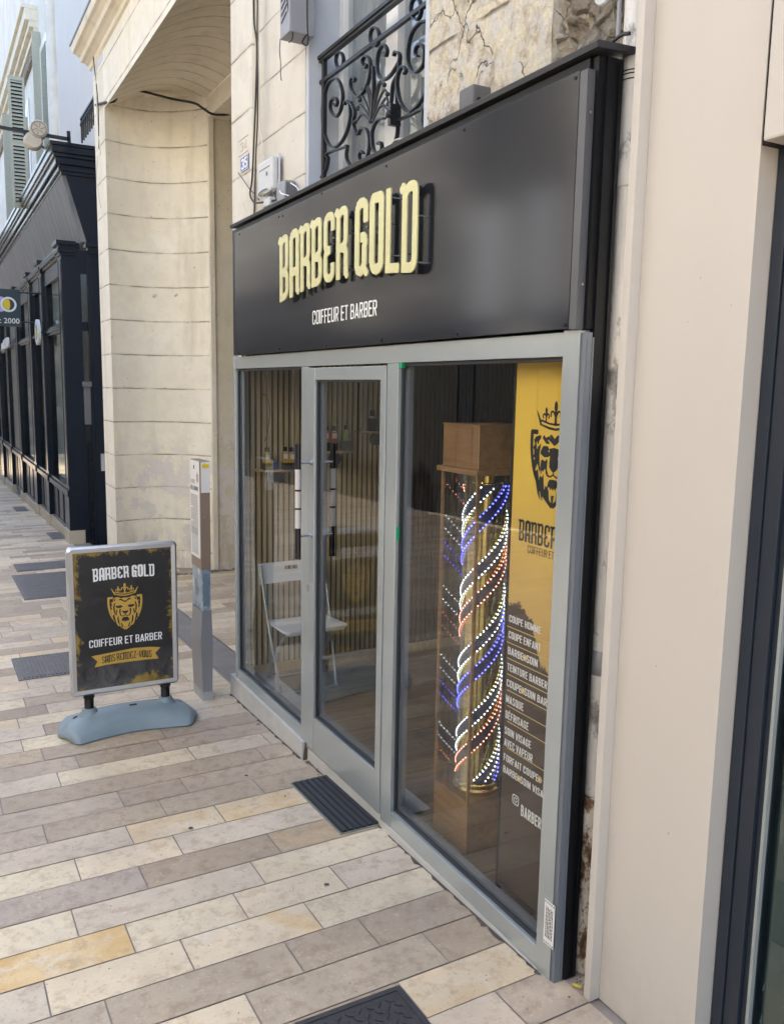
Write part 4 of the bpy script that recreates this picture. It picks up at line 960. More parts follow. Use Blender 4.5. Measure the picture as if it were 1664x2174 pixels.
mb = MB(); mb.box(BX-.003, BX+.015, 2.535, 2.546, .02, 2.165); mb.box(BX-.002, BX+.014, 2.13, 2.535, .088, .104); mb.build('edge_frame', M['felt'], BN)
def bx(p): return onX(p, BX-.001)
# crest: shield top-left px (1128,905), tip px(1172,1083), centre line y from the fleur at px x=1181
yc = bx((1181, 850))[1]; ztop = bx((1181, 848))[2]; ztip = bx((1172, 1083))[2]; ht = (ztop-ztip)/1.39; yL = bx((1127, 912))[1]; sx = (yL-yc)/.5
mb = MB(); put(mb, CREST_DARK, lambda u, v: (BX-.001, yc-u*sx, ztip+v*ht)); mb.build('lion_crest', M['text_black'], BN)
a = bx((1102, 1101)); b_ = bx((1101, 1147)); c_ = bx((1182, 1120)); W_ = text_width('BARBER', 'gold', .115, .045)
mb = MB(); text(mb, 'BARBER GOLD', lambda u, v: (BX-.001, a[1]+(c_[1]-a[1])*u/W_, b_[2]+(a[2]-b_[2])*v), 'gold', .115, .045, .16, step=.03); mb.build('shop_name', M['text_black'], BN)
a = bx((1120, 1157)); b_ = bx((1120, 1173)); c_ = bx((1176, 1180)); W_ = text_width('COIFFEUR ET')
mb = MB(); text(mb, 'COIFFEUR ET BARBER', lambda u, v: (BX-.001, a[1]+(c_[1]-a[1])*u/W_, b_[2]+(a[2]-b_[2])*v), t=.09, step=.045); mb.build('tagline', M['text_black'], BN)
z6 = lambda p: (1060+p[0]*.2299, 1280+p[1]*.23)
LINES = [('COUPE HOMME', (92, 108), (88, 172), (382, 265)), ('COUPE ENFANT', (86, 255), (82, 322), (380, 415)), ('BARBE+SOIN', (80, 402), (77, 470), (352, 560)), ('TEINTURE BARBER', (74, 552), (72, 620), (440, 762)),
         ('COUPE+SOIN BARBE', (68, 700), (66, 768), (500, 955)), ('MASQUE', (62, 845), (60, 915), (222, 965)), ('DÉFRISAGE', (57, 990), (54, 1060), (268, 1150)), ('SOIN VISAGE', (50, 1138), (48, 1205), (290, 1310)),
         ('AVEC VAPEUR', (46, 1245), (44, 1315), (305, 1425)), ('FORFAIT COUPE+', (40, 1385), (38, 1450), (382, 1625)), ('BARBE+SOIN VISAGE', (36, 1495), (35, 1560), (462, 1800))]
mb = MB(); pm = MB(); pw = MB()
for s_, tl, bl, re in LINES:
    A = bx(z6(tl)); B_ = bx(z6(bl)); R2 = bx(z6(re)); W_ = text_width(s_); hh = A[2]-B_[2]; ps = []
    fn = lambda u, v: (BX-.001, A[1]+(R2[1]-A[1])*u/W_, B_[2]+hh*v)
    text(mb, s_, fn, t=.135, step=.045, plus=ps)
    for px_ in ps:
        c = fn(px_, .48); pm.prism([(BX-.001, c[1]+.46*hh*math.cos(q*.3927), c[2]+.46*hh*math.sin(q*.3927)) for q in range(16)], (-.0006, 0, 0))
        pw.box(BX-.0024, BX-.0018, c[1]-.26*hh, c[1]+.26*hh, c[2]-.06*hh, c[2]+.06*hh); pw.box(BX-.0026, BX-.00245, c[1]-.06*hh, c[1]+.06*hh, c[2]-.26*hh, c[2]+.26*hh)
A = bx((1106, 1708)); B_ = bx((1106, 1732)); R2 = bx((1156, 1752)); W_ = text_width('BARBER_')
text(mb, 'BARBER_', lambda u, v: (BX-.001, A[1]+(R2[1]-A[1])*u/W_, B_[2]+(A[2]-B_[2])*v), t=.15, step=.045)
c = bx((1094, 1699)); r = .018
sq = [(r, 0)]+rnd([(r, 0), (r, r), (-r, r), (-r, -r), (r, -r), (r, 0)], .012, 6)[1:]
put(mb, iso(lambda P: np.minimum(np.minimum(f_line(P, sq, .0022), np.abs(f_circ(P, (0, 0), .0085))-.0018), f_circ(P, (.0098, .0098), .0018)), -.0215, .0213, -.0217, .0214, .0013), lambda u, v: (BX-.001, c[1]-u, c[2]+v))
mb.build('price_list', M['white_vinyl'], BN); pm.build('plus_badge', M['gold_line'], BN); pw.build('plus_sign', M['white_vinyl'], BN)
mb = MB()
for q in (208, 355, 502, 650, 798, 943, 1088, 1335): A = bx(z6((72, q+4))); mb.box(BX-.0022, BX-.0012, 2.13, A[1], A[2]-.0016, A[2]+.0016)
mb.build('gold_rule', M['gold_line'], BN)

# ================================================================== THE BUILDING OVER THE SHOP
WX = .15
HB = thing('old_stone_building', (WX, 4, 3), 'old cream stone house with peeling plaster above the barber shop', 'building')
mb = MB(); mb.box(WX, .60, 4.642, 5.84, 2.30, 10.6); mb.box(WX, .60, 3.30, 4.641, 6.2, 10.6); mb.build('wall', M['ashlar'], HB)
mb = MB(); mb.box(WX-.03, .60, 5.435, 5.862, 3.064, 10.6, .02); mb.build('corner_pier', masonry('corner quoins', (.70, .665, .59), (.62, .58, .50), [(2, 3.405, .3745, .007)]), HB)
mb = MB(); mb.box(WX+.012, .60, 5.575, 5.86, -.3, 3.06); mb.build('lower_wall', M['cream_shade'], HB)
# peeling right part: displaced sheet in front of a solid wall
def rough_wall(name, y0, y1, z0, z1, x, amp, mat, seed, step=.03):
    from mathutils import noise as mn
    mb = MB(); ny = int((y1-y0)/step); nz = int((z1-z0)/step); rows = []
    for j in range(nz+1):
        row = []
        for i in range(ny+1):
            y = y0+(y1-y0)*i/ny; z = z0+(z1-z0)*j/nz
            h = mn.fractal(Vector((y*11+seed, z*11, 0)), .8, 2.1, 6); row.append((x-amp*max(-.6, h), y, z))
        rows.append(row)
    mb.grid(rows); mb.strip([rows[0][0], rows[-1][0]], [(x+.4, y0, z0), (x+.4, y0, z1)]); mb.strip([rows[0][-1], rows[-1][-1]], [(x+.4, y1, z0), (x+.4, y1, z1)])
    return mb.build(name, mat, HB, smooth=True, angle=60)
rough_wall('peeling_wall', 2.475, 3.30, 3.03, 5.0, WX-.0, .010, M['peel'], 3)
rough_wall('rubble_wall', 1.5, 2.48, 3.03, 5.0, WX+.035, .045, M['rubble'], 11, .013)
MB().box(.26, .60, 1.2, 3.30, 3.0, 10.6).build('wall', M['ashlar'], HB)
# window
wn = MB(); xr = .335
MB().box(WX+.004, xr+.01, 4.600, 4.6405, 3.03, 6.2).build('reveal', M['blue_reveal'], HB)
MB().box(WX+.004, xr+.01, 3.3005, 3.34, 3.03, 6.2).build('reveal', M['blue_reveal'], HB)
mb = MB(); f0 = 4.598; 
mb.box(xr, xr+.06, f0-.055, f0, 3.03, 6.2, .004); mb.box(xr, xr+.06, 3.342, 3.395, 3.03, 6.2, .004); mb.box(xr-.012, xr+.06, 3.90, 4.02, 3.03, 6.2, .004)
mb.box(xr, xr+.06, 3.395, f0-.056, 3.03, 3.14); 
win = mb.build('window', M['win_white'], HB)
mb = MB(); mb.box(xr+.03, xr+.0304, 3.395, 3.90, 3.14, 6.2); mb.build('window_pane', M['glass_up'], win); mb = MB(); mb.box(xr+.03, xr+.0304, 4.02, f0-.056, 3.14, 6.2); mb.build('window_pane', M['glass_up'], win)
mb = MB(); n = 90; mb.strip([(xr+.09+.022*math.sin(i*.9)+.012*math.sin(i*2.3), 3.36+(4.58-3.36)*i/n, 3.0) for i in range(n+1)], [(xr+.09+.022*math.sin(i*.9+.4)+.012*math.sin(i*2.3), 3.36+(4.58-3.36)*i/n, 6.2) for i in range(n+1)])
mb.build('curtain', M['curtain'], win, smooth=True)
MB().box(xr+.3, xr+.32, 3.3, 4.64, 3, 6.2).build('room_back', M['room'], win)
MB().box(WX-.02, xr, 3.302, 4.64, 3.0, 3.068).build('window_sill', M['concrete'], HB)

# wrought iron balustrade, scrolls taken at the plane of the railing
RX = .225
RL = thing('balcony_railing', (RX, 3.9, 3.07), 'ornate black wrought iron railing with scrolls across the window above the sign', 'railing')
z4b = lambda p: (660+p[0]*.17943, p[1]*.17943)
def rp(pts): return [tuple(onX(z4b(p), RX)) for p in pts]
mb = MB()
tl = onX(z4b((90, 715)), RX); zt = tl[2]; zm = onX(z4b((120, 975)), RX)[2]; yl = 4.598; yr = 3.345
for zz, hw, hh in ((zt, .022, .009), (zt-.016, .014, .008), (zm, .010, .010)): mb.box(RX-hw, RX+hw, yr, yl, zz-hh, zz+hh, .002)
mb.box(RX-.011, RX+.011, yl-.062, yl-.036, 3.07, zt-.02); mb.box(RX-.012, RX+.012, yr, yl, 3.085, 3.105); mb.box(RX-.011, RX+.011, yr+.03, yr+.052, 3.07, zt-.02)
mb.build('rails', M['iron'], RL)
SCROLLS = [
 [(270, 1225), (292, 1250), (315, 1205), (288, 1150), (240, 1190), (232, 1290), (290, 1378), (350, 1300), (378, 1120), (335, 960), (270, 925), (190, 1020), (145, 1250), (150, 1500), (200, 1680), (270, 1740), (360, 1680), (430, 1540), (468, 1370), (458, 1230), (420, 1185), (398, 1235)],
 [(125, 2100), (185, 1990), (205, 1870), (190, 1815), (400, 1735), (432, 1720), (420, 1820), (430, 1890), (465, 1950)],
 [(560, 1590), (590, 1520), (650, 1520), (690, 1620), (690, 1750), (650, 1880), (595, 1900), (572, 1840), (595, 1785), (622, 1810)],
 [(870, 1395), (790, 1415), (740, 1500), (722, 1600), (740, 1760), (790, 1815), (838, 1760), (825, 1680), (790, 1700)],
 [(505, 965), (522, 930), (485, 910), (468, 990), (490, 1080), (545, 1140), (610, 1100), (665, 1000), (702, 850), (695, 700), (645, 658), (608, 720), (645, 800), (668, 750)],
 [(850, 620), (885, 660), (902, 590), (862, 520), (805, 600), (785, 740), (800, 880), (860, 940), (940, 890), (1015, 780), (1052, 700), (1045, 630), (1000, 608), (982, 660)],
 [(1100, 870), (1125, 830), (1085, 780), (1035, 870), (1022, 1010), (1060, 1200), (1150, 1315), (1250, 1260), (1340, 1130), (1380, 1010)],
 [(1270, 660), (1235, 640), (1245, 560), (1300, 515), (1345, 600), (1325, 770), (1225, 855), (1160, 760), (1150, 600), (1190, 400), (1290, 265), (1400, 240)],
 [(1050, 700), (1035, 850), (970, 1000), (950, 1200), (900, 1390)],
 [(1015, 960), (1020, 1200), (1030, 1430), (1010, 1640), (930, 1770)],
 [(1015, 1425), (1180, 1355), (1320, 1290), (1330, 1440), (1360, 1560)],
 [(470, 1200), (520, 1330), (500, 1450), (545, 1590)],
 [(720, 1400), (735, 1200), (745, 1000), (738, 780)],
]
LEAVES = [[(716, 1400), (690, 1180), (650, 1020), (612, 1060)], [(712, 1405), (660, 1230), (600, 1130), (578, 1180)], [(707, 1410), (645, 1300), (580, 1240), (552, 1280)], [(702, 1430), (610, 1350), (545, 1420), (520, 1440)],
 [(726, 1400), (770, 1180), (820, 990), (868, 1000)], [(732, 1400), (800, 1190), (870, 1060), (905, 1110)], [(738, 1405), (820, 1250), (895, 1150), (912, 1230)], [(742, 1415), (800, 1280), (860, 1240), (900, 1290)],
 [(722, 1400), (715, 1200), (690, 1060), (660, 1000)], [(724, 1400), (750, 1200), (790, 1020), (820, 960)]]
for s_ in SCROLLS: MB().bar(sp(rp(s_), 5), (1, 0, 0), .020, .0085).build('scroll', M['iron'], RL, smooth=True)
mb = MB()
for s_ in LEAVES: mb.tube(sp(rp(s_), 5), [.0035+.0035*abs(math.sin(3.1*i/15)) for i in range(16)], 6)
for p in ((612, 1060), (578, 1180), (552, 1280), (520, 1440), (868, 1000), (905, 1110), (912, 1230), (660, 1000), (735, 900), (705, 1430), (740, 1430)):
    c = rp([p])[0]; mb.lathe(c, [(.0, -.012), (.009, -.008), (.012, 0), (.009, .008), (0, .012)], 'x', 10)
mb.build('palmette', M['iron'], RL, smooth=True)
for (cx_, cy_, a_, b_) in ((340, 710, 46, 98), (755, 430, 54, 112), (1245, 100, 62, 128)):
    ring = sp(rp([(cx_+a_*math.cos(q*.7854), cy_+b_*math.sin(q*.7854)) for q in range(8)]), 4, True); ring.append(ring[0]); MB().bar(ring, (1, 0, 0), .020, .0085).build('ring', M['iron'], RL, smooth=True)
c = onX(z4b((925, 1345)), RX-.05); mb = MB(); bmesh.ops.create_uvsphere(mb.bm, u_segments=14, v_segments=10, radius=.017, matrix=Matrix.Translation(Vector(tuple(c))))
mb.tube([(RX-.05, c[1], c[2]), (RX, c[1]+.01, c[2]-.004)], .005, 8); mb.box(RX-.045, RX+.012, c[1]-.003, c[1]+.022, c[2]-.045, c[2]+.05); mb.build('knob', M['iron'], RL, smooth=True)

# fittings on the wall
AL = thing('alarm_siren', (.07, 4.4, 3.9), 'grey louvred siren box high on the wall left of the window', 'siren box')
q = [onX((594, 80), 0.0), onX((615, 62), 0.0)]; ya, yb = 4.50, 4.64; zb2 = 3.895
mb = MB(); mb.box(-.0, WX-.003, ya, yb, zb2, 4.6, .008); mb.build('casing', M['alarm'], AL)
mb = MB()
for i in range(9): z = zb2+.085+i*.036; mb.prism([(-.0012, ya+.035, z+.02), (-.0012, yb-.025, z-.012), (-.0012, yb-.025, z-.004), (-.0012, ya+.035, z+.028)], (-.0015, 0, 0))
mb.build('louvres', M['felt'], AL)
mb = MB(); mb.tube(sp([(-.004, 4.535, 4.5), (-.006, 4.53, 4.1), (.02, 4.505, 3.89), (.03, 4.58, 3.87)], 8), .0035, 6); mb.tube(sp([(.10, 4.498, 4.5), (.10, 4.497, 4.0), (.11, 4.51, 3.86), (.09, 4.54, 3.87), (.10, 4.5, 3.9)], 8), .004, 6); mb.tube(sp([(.0, 4.632, 3.9), (-.005, 4.63, 3.84), (.0, 4.63, 3.78), (.005, 4.64, 3.71), (.01, 4.638, 3.69)], 6), .0025, 6)
mb.build('cable', M['cable_black'], AL, smooth=True)
JB = thing('junction_box', (.09, 5.1, 3.28), 'pale grey plastic junction box on the wall beside the house number', 'junction box')
mb = MB(); mb.box(.082, .118, 4.975, 5.235, 3.195, 3.385, .012); mb.build('lid', M['box_grey'], JB)
mb = MB(); mb.box(.119, WX-.02, 4.965, 5.245, 3.20, 3.40, .004); mb.build('back_case', M['box_grey'], JB)
mb = MB(); mb.box(.0795, .0818, 5.02, 5.20, 3.335, 3.338); mb.box(.0795, .0818, 5.06, 5.08, 3.29, 3.31); mb.build('seam', M['dark_box'], JB)
o = MB().box(.07, .118, 4.99, 5.10, 3.105, 3.155, .008).build('cable_joint_box', M['box_grey']); tag(o, 'small pale cable joint box under the junction box, resting on the flashing', 'junction box')
t = thing('grey_meter_box', (.1, 4.78, 3.13), 'dirty grey ribbed box at the foot of the wall, right of the junction box', 'meter box')
mb = MB(); mb.box(.062, WX-.014, 4.73, 4.86, 3.075, 3.20, .012); mb.build('casing', M['alarm'], t); mb = MB()
for i in range(6): mb.box(.07+i*.011, .075+i*.011, 4.727, 4.7305, 3.09, 3.185)
mb.build('ribs', M['dark_box'], t)
t = thing('cctv_junction_box', (.1, 2.88, 3.12), 'small dark grey box with a round hole on the peeling wall above the sign', 'junction box')
mb = MB(); mb.box(.072, WX+.01, 2.835, 2.935, 3.085, 3.172, .008); mb.build('casing', M['dark_box'], t); mb = MB(); mb.tube([(.10, 2.8352, 3.115), (.10, 2.8335, 3.115)], .012, 14); mb.build('hole', M['felt'], t)
t = thing('round_wall_cap', (.1, 2.15, 3.22), 'round pale disc on a stalk high on the rubble wall beside the pipe', 'vent cap')
mb = MB(); mb.lathe((.085, 2.158, 3.245), [(0, 0), (.036, .0), (.040, .006), (.036, .016), (0, .018)], 'x', 28); mb.build('disc', M['box_grey'], t, smooth=True); mb = MB(); mb.tube([(.12, 2.118, 3.30), (.12, 2.118, 3.06)], .007, 8); mb.build('stalk', M['alarm'], t, smooth=True)
# house numbers
t = thing('house_number', (WX-.03, 5.73, 3.45), 'small blue enamel plate with the white number 35 on the corner pier', 'house number')
A = onX((511, 337), WX-.034); B_ = onX((528, 362), WX-.034); yA, yB, zA, zB = A[1], B_[1], onX((519, 362), WX-.034)[2], onX((519, 330), WX-.034)[2]
mb = MB(); mb.box(WX-.036, WX-.030, yB, yA, zA, zB, .001); mb.build('plate', M['enamel_blue'], t)
mb = MB(); W_ = text_width('35'); hh = (zB-zA)*.72; text(mb, '35', lambda u, v: (WX-.0368, yA-(yA-yB)*(.14+.72*u/W_), zA+(zB-zA)*.14+hh*v), t=.16, step=.05)
bw = .0045
for a, b, c, d in ((yB+.001, yB+bw, zA+.001, zB-.001), (yA-bw, yA-.001, zA+.001, zB-.001), (yB+bw, yA-bw, zA+.001, zA+bw), (yB+bw, yA-bw, zB-bw, zB-.001)): mb.box(WX-.0372, WX-.0362, a, b, c, d)
mb.build('number', M['enamel_white'], t)
t = thing('carved_number_panel', (WX-.03, 5.72, 3.6), 'plastered-over relief panel with the old number 34 above the blue plate', 'number panel')
A = onX((507, 300), WX-.03); B_ = onX((527, 318), WX-.03); z0_ = onX((517, 326), WX-.03)[2]; z1_ = onX((517, 292), WX-.03)[2]
mb = MB(); mb.box(WX-.0335, WX-.0295, B_[1], A[1], z0_, z0_+.004); mb.box(WX-.0335, WX-.0295, B_[1], A[1], z1_-.004, z1_); mb.build('border', M['concrete'], t)
mb = MB(); W_ = text_width('34'); text(mb, '34', lambda u, v: (WX-.0325, A[1]-(A[1]-B_[1])*(.15+.7*u/W_), z0_+.02+(z1_-z0_-.04)*v), t=.13, step=.05, depth=(.003, 0, 0)); mb.build('number', simple('painted relief', (.58, .53, .43), .9), t)
# cables
def cable(px, x, r, mat, label, k=6):
    t = MB(); t.tube(sp([tuple(onX(p, x)) for p in px], k), r, 6); return tag(t.build('cable', mat, smooth=True), label, 'cable')
cz = .085
cable([(539, -60), (539, 40), (545, 95), (543, 200), (539, 300), (535, 380), (531, 410), (536, 425), (548, 430), (600, 421), (645, 411)], cz, .006, M['cable_black'], 'thickest black cable running down the wall and bending right under the boxes')
cable([(541.5, -60), (542, 60), (546, 190), (542, 330), (536, 420)], cz+.01, .005, M['cable_cream'], 'cream cable strapped beside the thick black one')
cable([(547, -60), (546, 90), (547, 240), (543, 330), (541, 420), (539, 462)], cz, .005, M['cable_black'], 'straight black cable right of the cream one, ending at the flashing')
cable([(550, -60), (549, 100), (551, 230), (556, 300), (560, 335)], cz+.02, .004, M['cable_cream'], 'thin cream cable leading into the top of the junction box')
cable([(506, 366), (517, 382), (531, 402), (540, 410)], cz, .003, M['cable_black'], 'short black wire end slanting over the corner under the number plate')
cable([(530, 425), (520, 428), (517, 436), (524, 450), (536, 460)], cz, .002, M['cable_cream'], 'thin looping wire at the corner below the boxes')
cable([(594, 404), (597, 410), (610, 414), (618, 419)], .06, .0035, M['white_vinyl'], 'white cable curling in front of the grey ribbed box')
cable([(617, 388), (628, 395), (637, 405), (655, 409), (700, 395)], .07, .0035, M['white_vinyl'], 'white cable running right from the ribbed box behind the flashing')
cable([(545, 412), (552, 420), (562, 410), (573, 404), (577, 398)], .07, .003, M['cable_cream'], 'cream wire looped under the junction box')
cable([(550, 425), (548, 415), (555, 405), (566, 400)], .075, .003, M['cable_black'], 'black wire tangled under the junction box')
cable([(575, 405), (590, 425), (600, 432), (582, 440), (570, 436)], .07, .004, M['cable_black'], 'black wire bundle lying behind the left end of the flashing')
cable([(590, 438), (605, 428), (615, 427), (625, 418)], .07, .006, M['dark_box'], 'frayed dark cable ends near the ribbed box')
cable([(770, 340), (790, 330), (815, 322), (828, 308), (840, 296), (862, 293), (880, 291)], .05, .0035, M['cable_cream'], 'cream cable snaking along the flashing below the railing')
cable([(1040, 232), (1060, 210), (1085, 195), (1110, 188)], .07, .003, M['cable_cream'], 'thin cream cable on the flashing right of the small dark box')
cable([(1290, 98), (1300, 88), (1320, 73), (1336, 70)], .07, .006, M['cable_black'], 'black cable crossing from the flashing to the drainpipe')
cable([(1296, 98), (1308, 88), (1322, 78)], .075, .004, M['cable_cream'], 'cream cable beside the black one at the drainpipe')

# ================================================================== DRAINPIPE
DP = thing('drainpipe', (.125, 2.018, 0), 'old white drainpipe with flaking paint between the shopfront and the beige cladding', 'drainpipe')
PXc = .16; PY = float(onX((1322, 584), .16)[1])
mb = MB(); mb.lathe((PXc, PY, 0), [(.038, .66), (.038, 2.66), (.043, 2.665), (.046, 2.69), (.043, 2.71), (.040, 2.72), (.040, 2.735), (.038, 2.74), (.038, 5.0)], 'z', 28); pb = mb.build('pipe', M['pipe'], DP, smooth=True)
mb = MB(); mb.lathe((PXc, PY, 0), [(.038, 1.09), (.045, 1.10), (.049, 1.13), (.045, 1.16), (.041, 1.17), (.038, 1.175)], 'z', 28, cap=False); mb.build('collar', M['alarm'], DP, smooth=True)
mb = MB(); mb.lathe((PXc, PY, 0), [(.044, -.02), (.044, .50), (.050, .52), (.058, .56), (.060, .66), (.053, .665), (.050, .60)], 'z', 28); mb.build('cast_iron_foot', M['rust'], DP, smooth=True)
mb = MB()
for zz in (2.975, 2.99, 3.00): mb.lathe((PXc, PY, zz), [(.0385, -.002), (.0405, 0), (.0385, .002)], 'z', 24, cap=False)
mb.build('wire_tie', M['cable_black'], DP)
o = MB(); o.tube([(.05, 2.02, .012), (.065, 1.99, .014)], .005, 8); tag(o.build('yellow_plug', simple('dirty yellow plastic', (.45, .36, .05), .6)), 'small yellow plastic plug lying on the ground in the dark gap by the pipe', 'litter')

# ================================================================== BEIGE CLADDING AND NAVY WINDOW ON THE RIGHT
BC = thing('beige_cladding', (.085, 1.7, 0), 'smooth beige metal cladding pier at the right of the barber shop', 'cladding')
mb = MB(); mb.box(.044, .30, 1.929, 1.958, .01, 10.6, .002); mb.build('flange', M['beige'], BC)
mb = MB(); mb.box(.085, .32, 1.537, 1.9285, .01, 10.6, .0015); mb.build('pier_panel', M['beige'], BC)
mb = MB(); mb.box(.060, .40, -2.5, 1.512, 2.655, 10.6, .006); mb.build('lintel_panel', M['beige'], BC)
MB().box(.088, .30, 1.5125, 1.5365, 2.655, 10.6).build('shadow_gap', M['felt'], BC)
NW = thing('navy_window', (.16, 0.6, 0), 'navy painted shop window frame with chipped white paint at the right edge', 'shop window')
y_m, y_g = float(onX((1534, 2140), .153)[1]), float(onX((1566, 2140), .156)[1])
mb = MB(); mb.box(.150, .22, y_m+.001, 1.534, .01, 2.66, .002); mb.box(.156, .22, y_g, y_m-.001, .01, 2.66, .002); mb.box(.150, .22, -1.2, y_g-.001, 2.50, 2.655, .002); mb.box(.17, .24, y_g-.02, y_g-.0005, .05, 2.5, .002)
mb.box(.150, .22, -1.2, y_g-.001, 2.03, 2.10, .002); mb.build('frame', M['chip'], NW)
mb = MB(); mb.box(.200, .2006, -1.2, y_g-.02, .06, 2.03); mb.build('window_pane', M['glass_dark'], NW); mb = MB(); mb.box(.200, .2006, -1.2, y_g-.02, 2.10, 2.5); mb.build('transom_pane', M['glass_dark'], NW)
MB().box(.165, .18, y_g-.030, y_g-.0205, .05, 2.03).build('glazing_bead', simple('grey bead', (.30, .33, .33), .4), NW)
mb = MB(); mb.box(.9, .95, -1.3, 1.5, 0, 2.6); mb.box(.245, .95, y_g-.02, y_g+.03, 0, 2.6); mb.box(.22, .95, -1.3, y_g-.02, -.04, .04); mb.build('display_back', simple('grey green blind', (.35, .36, .31), .8), NW)
MB().box(.152, .25, -1.3, 1.53, .0, .05).build('sill', M['stone_step'], NW)

# ================================================================== CREAM BUILDING WITH THE PASSAGE
PB = thing('passage_building', (.2, 8.5, 0), 'cream plastered building with a carriage passage and coved stone surround', 'building')
YO, ZO, XI = 10.70, 5.17, 1.28         # outer far jamb, outer head, depth of cove
prof = []                                # (x, offset inwards) concave cove
nP = 18
for i in range(nP+1):
    s = i/nP; a = np.array([.20, 0.0]); b = np.array([XI, .42]); n_ = np.array([-.42, XI-.2]); n_ = n_/np.hypot(*n_); q = a+(b-a)*s - n_*(-0.0) ; bulge = .27*math.sin(math.pi*s)**.9
    q = a+(b-a)*s + np.array([.15, -1.0])*bulge*.9
    prof.append((q[0], q[1]))
# jamb (vertical sweep)
ztop = lambda o: ZO+.18*1.0
rows = []
for z in [ -.5+(5.9)*j/24 for j in range(25)]: rows.append([(x, YO-o, z) for x, o in prof])
mb = MB(); mb.grid(rows); jb = mb.build('coved_jamb', M['cream_z'], PB, smooth=True)
# head: cove that rises inwards
rows = []
for y in [4.0+7.4*j/10 for j in range(11)]:
    rows.append([(x, y, ZO + (5.36-ZO)*((x-.2)/(XI-.2)) - (o-.42*((x-.2)/(XI-.2)))*.62) for x, o in prof])
mb = MB(); mb.grid(rows); mb.build('coved_head', M['cream_y'], PB, smooth=True)
mb = MB(); mb.prism([(x-.0, YO-o+.002, -.6) for x, o in prof if x < .7]+[(.7, 11.35, -.6), (.20, 11.35, -.6)], (0, 0, 6.3)); mb.build('front_pier', M['cream_face'], PB)
hz = lambda x, o: ZO + (5.36-ZO)*((x-.2)/(XI-.2)) - (o-.42*((x-.2)/(XI-.2)))*.62
mb = MB(); mb.prism([(x, 4.0, hz(x, o)+.002) for x, o in prof if x < .7]+[(.7, 4.0, 5.79), (.20, 4.0, 5.79)], (0, YO-4.001, 0)); mb.build('front_wall', M['cream_face'], PB)
mb = MB(); mb.box(XI-.001, XI+.055, YO-.485, YO+.5, -.6, 5.62); mb.build('jamb_fillet', M['cream'], PB)
mb = MB(); mb.box(XI+.001, XI+.25, 5.0, YO-.4, 5.13, 5.42); mb.box(XI, XI+.3, 4.0, 11.3, 5.42, 6.0); mb.build('inner_beam', M['cream'], PB)
mb = MB(); mb.box(XI+.056, 7.0, YO-.455, YO+.4, -.8, 5.7); mb.build('passage_wall', M['cream_shade'], PB)
mb = MB(); mb.box(XI+.26, 7.0, 5.0, YO-.456, 5.30, 5.4); mb.build('passage_ceiling', M['cream_shade'], PB)
mb = MB(); mb.box(.62, 7.0, 5.61, 5.86, -.6, 5.3); mb.box(6.9, 7.0, 5.87, 10.2, -.8, 5.3); mb.build('passage_wall', M['cream_shade'], PB)
pr = [(.20, 5.79), (.175, 5.80), (.165, 5.84), (.12, 5.87), (.08, 5.875), (.065, 5.92), (.02, 5.955), (-.015, 5.96), (-.028, 6.0), (-.028, 6.04), (.20, 6.05)]
mb = MB(); mb.prism([(x, 4.0, z) for x, z in pr], (0, 7.45, 0)); cor = mb.build('cornice', M['cream'], PB)
mb = MB(); mb.prism([(-.04, 4.0, 6.042), (-.045, 4.0, 6.055), (.2, 4.0, 6.09), (.2, 4.0, 6.052)], (0, 7.48, 0)); mb.build('lead_flashing', simple('blue grey lead', (.22, .28, .36), .4, .4), cor)
mb = MB(); mb.box(.22, .60, 4.0, 11.35, 6.095, 10.6); mb.build('upper_wall', M['cream'], PB)
mb = MB(); 
for p, r in (((374, 598), .0), ((326, 629), .022), ((371, 627), .018), ((420, 858), .012)):
    if r: c = onY(p, YO-.17); mb.tube([(c[0], c[1]-.04, c[2]), (c[0], c[1]-.09, c[2])], r, 8)
mb.build('plaster_stub', M['cream'], PB)
o = MB(); pts = sp([tuple(onX((203, 222), .19)), tuple(onX((222, 217), .19)), tuple(onX((243, 214), .195)), (.30, 10.3, 5.14), (.36, 10.35, 5.18), (.55, 10.50, 5.22), (.8, 10.50, 5.20), (1.05, 10.38, 5.20), (1.25, 10.22, 5.23), (1.36, 10.20, 5.24), (1.6, 10.2, 5.27), (1.9, 10.2, 5.31)], 6)
PTS = [(203, 222), (222, 217), (243, 214), (250, 200), (262, 187), (290, 190), (330, 200), (370, 210), (412, 218), (432, 230), (450, 241), (475, 243), (500, 239)]
PY_ = [10.7, 10.69, 10.65, 10.6, 10.62, 10.68, 10.72, 10.66, 10.42, 10.2, 10.18, 10.18, 10.18]
pts = [tuple(onX(PTS[0], .185)), tuple(onX(PTS[1], .185))]+[tuple(onY(p, y-.16)) for p, y in list(zip(PTS, PY_))[2:]]
o = MB(); o.tube(sp(pts, 6), .014, 6); tag(o.build('cable', M['cable_black'], smooth=True), 'black cable following the top of the coved passage opening', 'cable')
# rough dirt kerb at the foot of passage wall
o = MB(); rr = random.Random(4); 
for i in range(26):
    x = .6+i*.06; c = (x, 10.12+rr.uniform(-.03, .06), gz(10.1)); s_ = rr.uniform(.02, .06)
    bmesh.ops.create_icosphere(o.bm, subdivisions=1, radius=s_, matrix=Matrix.Translation(Vector(c))@Matrix.Diagonal((1.3, 1, .5, 1)))
tag(o.build('debris', simple('dusty debris', (.20, .17, .13), .95, var=.4, scale=30)), 'dusty debris heaped along the foot of the passage wall', 'debris', kind='stuff')
